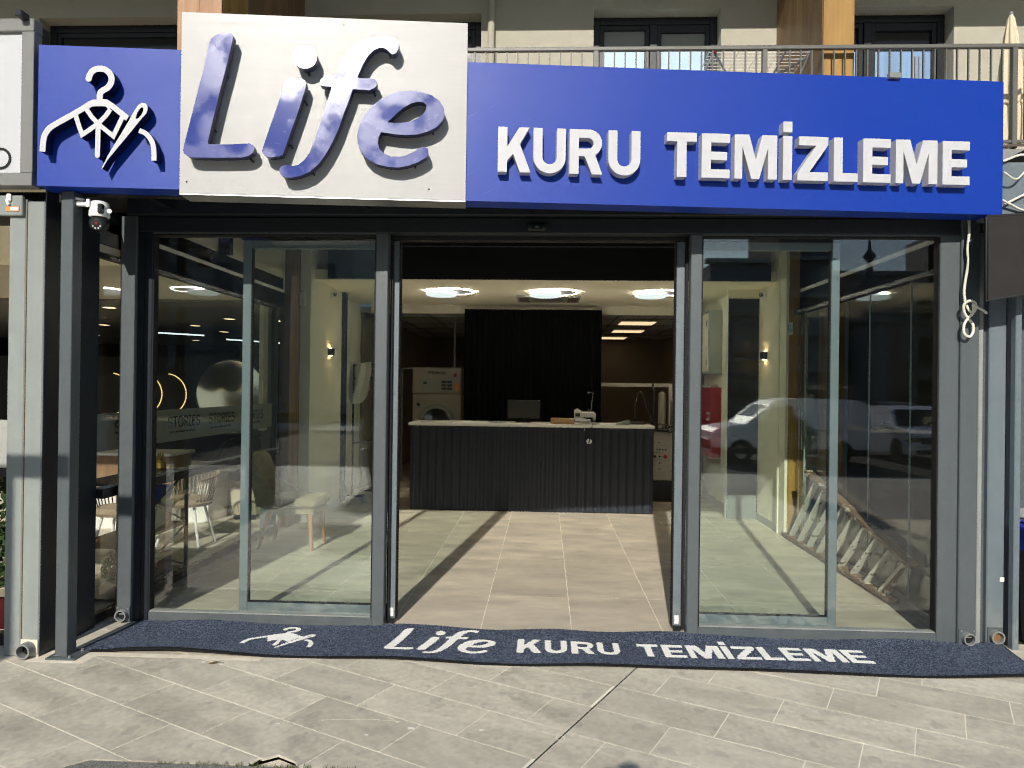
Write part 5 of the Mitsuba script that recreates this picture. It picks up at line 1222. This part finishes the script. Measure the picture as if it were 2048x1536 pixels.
for (cx, cy, lab) in ((-3.98, 1.75, 'wicker tub chair with white steel legs, left of the shop corner post'), (-3.66, 2.30, 'wicker tub chair behind the shelf rack, right of the shop corner post')):
    wc_ = thing('wicker_chair', lab, 'chair', 'wicker chairs in the salon')
    st = []
    for t in np.linspace(-2.3, 2.3, 34):
        st.append(tube([(cx + .23 * math.cos(t + math.pi / 2), cy + .23 * math.sin(t + math.pi / 2), .42), (cx + .30 * math.cos(t + math.pi / 2), cy + .30 * math.sin(t + math.pi / 2), .72 - .05 * abs(t) ** 1.2 * .5)], .006, 5))
    obj('backrest', cat(*st, tube([(cx + .30 * math.cos(t + math.pi / 2), cy + .30 * math.sin(t + math.pi / 2), .725 - .025 * abs(t) ** 1.2) for t in np.linspace(-2.3, 2.3, 30)], .012, 6)), 'mat_wicker', wc_)
    obj('seat', lathe([(0, 0), (.23, 0), (.25, .03), (.22, .07), (0, .08)], 28, (cx, cy, .39)), 'mat_wicker', wc_, smooth=40)
    for q in (.6, 2.5, 3.8, 5.6):
        obj('leg', tube([(cx + .16 * math.cos(q), cy + .16 * math.sin(q), .40), (cx + .27 * math.cos(q), cy + .27 * math.sin(q), 0)], .014, 8), 'mat_white', wc_, smooth=40)
bgs = thing('blue_carrier_bag', 'blue and grey bag standing on the rack shelf', 'bag')
obj('body', slab([(-3.42, .95, .413), (-3.25, .95, .413), (-3.24, .97, .60), (-3.42, .97, .56)], (0, 1, .1), .26), 'mat_grey_cloth', bgs)
obj('blue_top', slab([(-3.30, 1.02, .55), (-3.30, 1.24, .57), (-3.28, 1.32, .72), (-3.28, 1.22, .74), (-3.30, 1.15, .60)], (-.12, 0, 0), 1), 'mat_blue_cloth', bgs)
vb = thing('gold_vase', 'shiny gold pineapple vase on top of the rack', 'vase')
obj('body', lathe([(0, 0), (.03, 0), (.045, .03), (.042, .07), (.025, .095), (0, .095)], 12, (-3.30, 1.12, .861)), 'mat_gold', vb)
obj('leaves', cat(*[slab([(-3.30, 1.12, .945), (-3.30 + .03 * math.cos(a), 1.12 + .03 * math.sin(a), .965), (-3.30 + .02 * math.cos(a), 1.12 + .02 * math.sin(a), 1.02)], (.4, .3, 0), .008) for a in np.linspace(0, 6, 7)]), 'mat_gold', vb)
rb = thing('dark_red_box', 'dark red storage box on the lowest shelf of the rack', 'box')
obj('body', box(-3.40, -3.22, .94, 1.18, .036, .20, .008), 'mat_red_dull', rb)


def leaf_ball(c, r, n, size, seed, squash=1.0, shell=.75):
    g = np.random.default_rng(seed); d = g.normal(size=(n, 3)); d /= np.linalg.norm(d, axis=1, keepdims=True)
    lump = 1 + .16 * (meshkit.fbm(d * 2.2 + seed, 3) - .5) * 2
    p = d * (r * lump * (shell + (1 - shell) * g.random(n) ** .5))[:, None] * [1, 1, squash] + c
    a = np.cross(d, g.normal(size=(n, 3))); a /= np.linalg.norm(a, axis=1, keepdims=True)
    nrm = d + g.normal(size=(n, 3)) * .5; b = np.cross(nrm, a); b /= np.linalg.norm(b, axis=1, keepdims=True)
    s = size * g.uniform(.6, 1.3, n)[:, None]
    v = np.stack([p - a * s, p + b * s * .5, p + a * s, p - b * s * .5], 1).reshape(-1, 3); o = np.arange(n)[:, None] * 4
    return trimesh.Trimesh(v, np.vstack([o + [0, 1, 2], o + [0, 2, 3]]), process=False)


def frond_plant(key, base, n, L, seed, mat):
    g = np.random.default_rng(seed); ms = []
    for k in range(n):
        a, up = g.uniform(0, 2 * np.pi), g.uniform(.35, 1.2); d = np.array([math.cos(a), math.sin(a), 0]); s = np.array([-d[1], d[0], 0]); pts = []
        for t in np.linspace(0, 1, 7): pts.append(np.array(base) + d * L * t * math.cos(up * (1 - .55 * t)) + Z * L * (t * math.sin(up) - .75 * t * t * (1.25 - up * .6)))
        v, f = [], []
        for q, p in enumerate(pts):
            w = .020 * L * (1 - (q / 6) ** 1.5) + .001; v += [p - s * w, p + s * w]
        for q in range(6): o = 2 * q; f += [[o, o + 1, o + 3], [o, o + 3, o + 2]]
        ms.append(trimesh.Trimesh(v, f, process=False))
    return obj('leaves', cat(*ms), mat, key)


pl_ = thing('palm_plant', 'potted palm with long drooping leaves behind the salon glass', 'potted plant')
obj('pot', lathe([(0, 0), (.17, 0), (.20, .12), (.21, .30), (.19, .32), (.17, .30), (0, .29)], 28, (-3.62, 3.75, 0.06)), 'mat_pot_cream', pl_, smooth=40)
obj('pot_feet', box(-3.75, -3.49, 3.62, 3.88, 0, .06), 'mat_black_metal', pl_)
obj('stem', tube([(-3.62, 3.75, .3), (-3.60, 3.74, .95)], .025, 8), 'mat_brown_far', pl_)
frond_plant(pl_, (-3.60, 3.74, .95), 26, .62, 5, 'mat_leaf')
tp = thing('topiary_shrub', 'tall dark conifer shrub in the salon front window', 'shrub')
obj('foliage', cat(*[leaf_ball(np.array([-3.42, -.15 + .0 * i, .30 + .16 * i]), .11, 260, .018, 20 + i, .5, .3) for i in range(4)]), 'mat_leaf', tp)
obj('stem', tube([(-3.42, -.15, 0), (-3.42, -.15, .85)], .012, 6), 'mat_brown_far', tp)
gb = thing('moss_ball_plant', 'round moss green plant ball on the lowest shelf of the rack', 'plant')
obj('foliage', leaf_ball(np.array([-3.36, .66, .17]), .13, 900, .018, 31, .9, .6), 'mat_leaf_light', gb)
fp_ = thing('window_shrub', 'green shrub in the salon front window at the left edge', 'shrub')
obj('foliage', cat(leaf_ball(np.array([-3.75, -.2, .80]), .26, 700, .03, 41, 1.1, .5), leaf_ball(np.array([-3.72, -.2, .45]), .22, 500, .03, 42, 1.0, .5)), 'mat_leaf', fp_)
obj('pot', lathe([(0, 0), (.13, 0), (.16, .26), (.14, .26), (0, .24)], 20, (-3.73, -.2, 0)), 'mat_pot_cream', fp_)

# ------------------------------------------------------------------ behind the viewer: reflected in the glass
def wheel(key, c, r, w, side):
    k = obj('wheel', lathe([(r * .55, -w / 2), (r * .93, -w / 2), (r, -w * .3), (r, w * .3), (r * .93, w / 2), (r * .55, w / 2), (r * .55, -w / 2)], 28, c, [0, side, 0]), 'mat_tyre', key, smooth=40)
    obj('rim', cat(disc(r * .56, w * .8, c, (0, side, 0), 24), *[bar(np.array(c) + np.array([0, side * w * .42, 0]), np.array(c) + np.array([r * .5 * math.cos(a), side * w * .42, r * .5 * math.sin(a)]), .03, .02, side=(0, 1, 0)) for a in np.linspace(0, 2 * np.pi, 8)[:-1]]), 'mat_steel', k)


def car(key, prof, glass, x0, yc, z0, width, paint, wheels, r, dirx=1, tumble=.16, front=None):
    """body from a side profile (x, z), narrowed above the waist; seen from both sides"""
    pg = Polygon(prof).buffer(.0)
    for wx in wheels: pg = pg.difference(Point(wx, r).buffer(r * 1.17, 16))
    m = trimesh.creation.extrude_polygon(pg.segmentize(.15), width, engine='earcut').subdivide_to_size(.35)
    v = np.array(m.vertices); h = v[:, 1]; t = (v[:, 2] / width - .5) * 2
    y = t * width / 2 * (1 - tumble * np.clip((h - .95) / .9, 0, 1) ** 1.2)
    def put(u, hh, yy): return np.column_stack([x0 + dirx * u, yc + yy, z0 + hh])
    mm = trimesh.Trimesh(put(v[:, 0], v[:, 1], y), m.faces, process=False); mm.fix_normals()
    obj('body', mm, paint, key, smooth=35)
    for s in (-1, 1):
        for gpoly in glass:
            gp = np.array(gpoly, float); ys = s * (width / 2 * (1 - tumble * np.clip((gp[:, 1] - .95) / .9, 0, 1) ** 1.2) + .006)
            q = put(gp[:, 0], gp[:, 1], ys); obj('side_window', slab(q, (0, s, 0), .006), 'mat_car_glass', key)
        for wx in wheels: wheel(key, (x0 + dirx * wx, yc + s * (width / 2 - .12), z0 + r), r, .22, s)
    if front:
        for nm, (a, b), f0, mt in front:
            w2 = width / 2 * f0
            n = np.array([a[1] - b[1], b[0] - a[0]]); n = n / np.linalg.norm(n) * .012
            if n[0] * 1 > 0 and a[0] < 1.6 and nm != 'rear': n = -n if n[1] < 0 else n
            obj(nm, slab([(x0 + dirx * (a[0] + n[0]), yc - w2, z0 + a[1] + abs(n[1])), (x0 + dirx * (b[0] + n[0]), yc - w2 * .92, z0 + b[1] + abs(n[1])), (x0 + dirx * (b[0] + n[0]), yc + w2 * .92, z0 + b[1] + abs(n[1])), (x0 + dirx * (a[0] + n[0]), yc + w2, z0 + a[1] + abs(n[1]))], (0, 0, .001), .01), mt, key)


VAN = [(.05, .30), (0, .55), (.03, .88), (.20, 1.00), (.95, 1.12), (1.62, 1.68), (1.85, 1.80), (2.4, 1.86), (4.1, 1.83), (4.32, 1.70), (4.40, 1.0), (4.40, .45), (4.30, .28), (3.0, .24), (1.5, .24)]
vn = thing('white_van', 'white panel van parked in the street, reflected in the right window', 'van')
car(vn, VAN, [[(1.30, 1.10), (1.75, 1.60), (2.25, 1.66), (2.28, 1.08)], [(2.05, 1.05), (2.3, 1.05), (2.3, 1.6)]], 4.55, -16.9, -.5, 1.85, 'mat_car_white', (.85, 3.55), .32, 1, .10, [('windscreen', ((1.00, 1.14), (1.60, 1.66)), .86, 'mat_car_glass')])
obj('lower_trim', cat(box(4.56, 8.9, -16.0 - .004, -15.95, -.22, -.04, .01), box(4.5, 4.62, -17.7, -16.1, -.1, .18, .02)), 'mat_pot_black', vn)
obj('rear_slide_rail', box(7.3, 8.5, -15.968, -15.955, .47, .49), 'mat_black', vn)
SUV = [(.05, .32), (0, .60), (.06, .92), (.95, 1.06), (1.55, 1.52), (2.1, 1.66), (3.3, 1.62), (4.05, 1.30), (4.25, 1.05), (4.3, .6), (4.2, .3), (2.0, .26)]
c2 = thing('white_car', 'white car parked nose first beside the van, reflected at the right', 'car')
def turned_car(key, prof, cx, cy, z0, width, paint, r, wheels):
    """the same kind of body with its nose towards +y"""
    pg = Polygon(prof)
    for wx in wheels: pg = pg.difference(Point(wx, r).buffer(r * 1.17, 16))
    m = trimesh.creation.extrude_polygon(pg.segmentize(.15), width, engine='earcut').subdivide_to_size(.35)
    v = np.array(m.vertices); t = (v[:, 2] / width - .5) * 2; sx_ = t * width / 2 * (1 - .24 * np.clip((v[:, 1] - .95) / .75, 0, 1)) * (1 - .10 * np.clip((.5 - v[:, 0]) / .5, 0, 1))
    mm = trimesh.Trimesh(np.column_stack([cx + sx_, cy - v[:, 0], z0 + v[:, 1]]), m.faces, process=False); mm.fix_normals(); obj('body', mm, paint, key, smooth=35)
    obj('windscreen', slab([(cx - .78, cy - .98, z0 + 1.09), (cx + .78, cy - .98, z0 + 1.09), (cx + .62, cy - 1.56, z0 + 1.545), (cx - .62, cy - 1.56, z0 + 1.545)], (0, .01, .012), 1), 'mat_car_glass', key)
    obj('grille', box(cx - .62, cx + .62, cy - .02, cy + .012, z0 + .62, z0 + .80, .01), 'mat_black', key)
    obj('lower_grille', box(cx - .7, cx + .7, cy - .05, cy + .008, z0 + .34, z0 + .46, .01), 'mat_black', key)
    for s in (-1, 1):
        obj('headlight', box(cx + s * .80 - .16, cx + s * .80 + .16, cy - .14, cy + .005, z0 + .68, z0 + .80, .02), 'mat_car_glass', key)
        obj('mirror', box(cx + s * 1.0 - .1, cx + s * 1.0 + .1, cy - 1.4, cy - 1.25, z0 + 1.0, z0 + 1.15, .03), paint, key)
        for wx in wheels:
            obj('wheel', lathe([(.17, -.11), (r * .93, -.11), (r, -.07), (r, .07), (r * .93, .11), (.17, .11), (.17, -.11)], 24, (cx + s * (width / 2 - .12), cy - wx, z0 + r), [1, 0, 0]), 'mat_tyre', key, smooth=40)
turned_car(c2, SUV, 11.0, -16.2, -.5, 1.82, 'mat_car_white', .34, (.85, 3.45))
c3 = thing('dark_car', 'dark car parked behind the white car across the street', 'car')
turned_car(c3, SUV, 14.2, -24.0, -.5, 1.8, 'mat_car_dark', .33, (.85, 3.4))
c4 = thing('dark_car', 'dark hatchback parked further left across the street', 'car')
turned_car(c4, SUV, 2.0, -24.4, -.5, 1.8, 'mat_car_dark', .33, (.85, 3.4))
for i, (x, y) in enumerate(((3.55, -6.4), (7.6, -6.6), (-2.6, -6.5), (-6.5, -6.5))):
    hb = thing('planter_shrub', ['round clipped shrub in a dark planter, reflected right of the opening', 'round clipped shrub in a dark planter, reflected beside the ladder', 'round clipped shrub in a dark planter, reflected in the left window', 'leftmost round clipped shrub in a dark planter behind the viewer'][i], 'planter', 'planters along the forecourt edge')
    obj('foliage', leaf_ball(np.array([x, y, .88]), .42, 2600, .03, 60 + i, .85, .72), 'mat_leaf', hb)
    obj('pot', lathe([(0, 0), (.24, 0), (.36, .60), (.33, .60), (.31, .54), (0, .54)], 28, (x, y, -.002)), 'mat_pot_black', hb, smooth=40)


def block(name, label, x0, x1, y0, y1, z1, mat, floors, cols, wm='mat_window_dark', base=-.5, sill=True, w=1.3):
    k = thing(name, label, 'building')
    obj('wall', box(x0, x1, y0, y1, base, z1), mat, k)
    fh = (z1 - base - 1.0) / floors; cw = (x1 - x0) / cols
    for f in range(floors):
        for c in range(cols):
            xc, z0 = x0 + cw * (c + .5), base + .9 + fh * f
            kk = obj('window', box(xc - w / 2, xc + w / 2, y1 - .05, y1 + .05, z0, z0 + fh * .62), wm, k)
            if sill: obj('sill', box(xc - w / 2 - .12, xc + w / 2 + .12, y1 + .051, y1 + .22, z0 - .12, z0 - .002), 'mat_stone_far', kk)
        obj('band', box(x0 - .1, x1 + .1, y1 + .001, y1 + .30, base + .62 + fh * f, base + .72 + fh * f), 'mat_stone_far', k)
    obj('cornice', box(x0 - .4, x1 + .4, y1 - .3, y1 + .45, z1 + .002, z1 + .35), 'mat_stone_far', k)
    return k


block('grey_apartment_block', 'low grey block across the street, reflected at the top of the right window', 12.4, 17.2, -64, -52, 11.2, 'mat_grey_far', 3, 3)
block('brown_apartment_block', 'tall brown block with pale bands across the street', 17.4, 21.4, -60, -51.5, 14.6, 'mat_brown_far', 5, 2)
block('stone_town_house', 'long stone house with a cornice across the street', 21.8, 30.5, -62, -54, 10.6, 'mat_stone_far', 3, 5)
block('corner_house', 'tall stone corner house across the street at the right', 30.8, 46, -60, -50, 14.2, 'mat_stone_far', 4, 6)
block('low_office', 'low grey office building straight across the street', -12, 12.0, -58, -48, 8.5, 'mat_grey_far', 2, 7)
block('left_apartment_block', 'stone apartment block across the street at the left', -44, -14, -60, -47, 15.5, 'mat_stone_far', 4, 8)
tw = thing('pointed_turret', 'stone turret with a pointed cap and finial across the street', 'tower')
obj('shaft', lathe([(0, -1), (1.3, -1), (1.3, 6.4), (1.7, 6.7), (1.7, 7.2), (0, 7.2)], 16, (24.3, -52, 0)), 'mat_stone_far', tw)
obj('cap', lathe([(0, 7.21), (1.75, 7.21), (.9, 8.9), (.35, 10.4), (.18, 11.2), (0, 11.3)], 16, (24.3, -52, 0)), 'mat_grey_far', tw, smooth=40)
obj('finial', lathe([(0, 11.3), (.12, 11.3), (.5, 11.8), (.12, 12.3), (.06, 13.2), (0, 13.3)], 12, (24.3, -52, 0)), 'mat_grey_far', tw, smooth=40)
tr_ = thing('street_tree', 'leafy street tree on the far pavement', 'tree')
obj('trunk', tube([(21, -29, -.5), (21.1, -29, 1.5), (21.0, -28.9, 3.2)], np.array([.18, .14, .09]), 10), 'mat_brown_far', tr_, smooth=40)
obj('crown', cat(leaf_ball(np.array([21, -29, 4.4]), 1.7, 2600, .12, 81, .9, .35), leaf_ball(np.array([22.1, -28.6, 3.6]), 1.1, 1200, .12, 82, .8, .35), leaf_ball(np.array([19.9, -29.2, 3.8]), 1.2, 1200, .12, 83, .8, .35)), 'mat_leaf', tr_)
# unseen board, made up and added so its arm shades the left posts
bd = thing('added_shade_board', 'unseen grey board with a side arm, added to shade the left posts', 'board')
obj('board', box(-4.05, -3.665, -4.72, -4.66, .0, 3.20, .01), 'mat_anthracite_plain', bd)
obj('arm', box(-3.664, -3.33, -4.715, -4.665, 3.08, 3.20, .006), 'mat_anthracite_plain', bd)
obj('foot', box(-4.2, -3.5, -5.0, -4.38, 0, .02, .004), 'mat_anthracite_plain', bd)
# the person taking the picture
pe = thing('person', 'person in dark jacket standing and holding up a phone to take the picture', 'person')
px, py = -.145, -5.07
JN = {'hip': (px, py - .02, .94, .15), 'waist': (px, py - .02, 1.08, .135), 'chest': (px, py, 1.30, .155), 'neck': (px, py + .01, 1.47, .062), 'headb': (px, py + .02, 1.55, .07),
      'sl': (px - .185, py, 1.40, .062), 'el': (px - .24, py + .12, 1.20, .048), 'wl': (px - .07, py + .20, 1.50, .033), 'sr': (px + .185, py, 1.40, .062), 'er': (px + .24, py + .12, 1.20, .048), 'wr': (px + .11, py + .20, 1.50, .033),
      'hl': (px - .09, py - .02, .90, .105), 'kl': (px - .11, py + .01, .49, .07), 'al': (px - .12, py - .02, .09, .047), 'hr': (px + .09, py - .02, .90, .105), 'kr': (px + .11, py + .01, .49, .07), 'ar': (px + .12, py - .02, .09, .047)}
def sph(c, r): return m3.Manifold.sphere(r, 20).translate(tuple(c))
def bones(pairs, smooth_n=12, el=.03):
    ms = [m3.Manifold.batch_hull([sph(JN[a][:3], JN[a][3]), sph(JN[b][:3], JN[b][3])]) for a, b in pairs]
    m = ms[0]
    for q in ms[1:]: m = m + q
    m = m.refine_to_length(el); g = m.to_mesh(); t = trimesh.Trimesh(g.vert_properties[:, :3], g.tri_verts, process=True)
    trimesh.smoothing.filter_taubin(t, iterations=smooth_n); return t
obj('body', bones([('hip', 'waist'), ('waist', 'chest'), ('chest', 'neck'), ('chest', 'sl'), ('chest', 'sr'), ('sl', 'el'), ('el', 'wl'), ('sr', 'er'), ('er', 'wr')]), 'mat_jacket', pe, smooth=True)
obj('trousers', bones([('hip', 'hl'), ('hip', 'hr'), ('hl', 'kl'), ('kl', 'al'), ('hr', 'kr'), ('kr', 'ar')]), 'mat_trousers', pe, smooth=True)
hd = m3.Manifold.batch_hull([m3.Manifold.sphere(1, 32).scale((.077, .095, .105)).translate((px, py + .01, 1.61)), sph((px, py + .045, 1.535), .045)]) + m3.Manifold.batch_hull([sph((px, py + .105, 1.60), .010), sph((px, py + .115, 1.575), .016)]) + m3.Manifold.batch_hull([sph(JN['neck'][:3], .058), sph((px, py + .01, 1.56), .058)])
for s in (-1, 1): hd = hd + m3.Manifold.sphere(1, 12).scale((.012, .02, .03)).translate((px + s * .08, py, 1.60))
g = hd.refine_to_length(.02).to_mesh(); obj('head', trimesh.Trimesh(g.vert_properties[:, :3], g.tri_verts, process=False), 'mat_skin', pe, smooth=True)
hh = m3.Manifold.sphere(1, 32).scale((.088, .106, .098)).translate((px, py - .005, 1.635)) - m3.Manifold.cube((.3, .2, .3)).translate((px - .15, py + .055, 1.40)) - m3.Manifold.cube((.3, .3, .2)).translate((px - .15, py - .15, 1.40))
g = hh.to_mesh(); obj('hair', trimesh.Trimesh(g.vert_properties[:, :3], g.tri_verts, process=False), 'mat_hair', pe, smooth=30)
for s in (-1, 1):
    obj('eye', move(trimesh.creation.icosphere(2, .011), (px + s * .032, py + .092, 1.612)), 'mat_white', pe, smooth=True)
    obj('shoe', cat(box(px + s * .12 - .048, px + s * .12 + .048, py - .09, py + .18, .0, .075, .03)), 'mat_black', pe)
obj('mouth', box(px - .022, px + .022, py + .083, py + .092, 1.545, 1.553, .003), 'mat_red_dull', pe)
for s, w in ((-1, 'wl'), (1, 'wr')):
    c = np.array(JN[w][:3]); d = np.array([-s * -.02, .055, .04]); tip = np.array([px + .02 + s * .085, -4.862, 1.57])
    hm = m3.Manifold.batch_hull([sph(c, .028), sph(c + (tip - c) * .7 + [0, 0, -.02], .022), sph(c + (tip - c) * .7 + [0, 0, .03], .020)])
    for k in range(4):
        q0 = c + (tip - c) * .7 + [0, 0, .035 - .02 * k]; q1 = q0 + [s * .006, .035, .004]; q2 = np.array([q1[0] - s * .03, q1[1] + .004 - .002 * k, q1[2]])
        hm = hm + m3.Manifold.batch_hull([sph(q0, .0095), sph(q1, .0088)]) + m3.Manifold.batch_hull([sph(q1, .0088), sph(q2 - [0, .012, 0], .0075)])
    t0 = c + (tip - c) * .35; hm = hm + m3.Manifold.batch_hull([sph(t0, .013), sph(t0 + [-s * .025, .03, .03], .011)]) + m3.Manifold.batch_hull([sph(t0 + [-s * .025, .03, .03], .011), sph(t0 + [-s * .05, .036, .035], .008)])
    g = hm.to_mesh(); obj('hand', trimesh.Trimesh(g.vert_properties[:, :3], g.tri_verts, process=False), 'mat_skin', pe, smooth=40)
ph = thing('mobile_phone', 'black mobile phone held up by the person taking the picture', 'phone')
obj('body', box(-.20, -.045, -4.868, -4.860, 1.535, 1.61, .003), 'mat_black', ph)
obj('screen', box(-.195, -.05, -4.8695, -4.8685, 1.54, 1.605), 'mat_car_glass', ph)
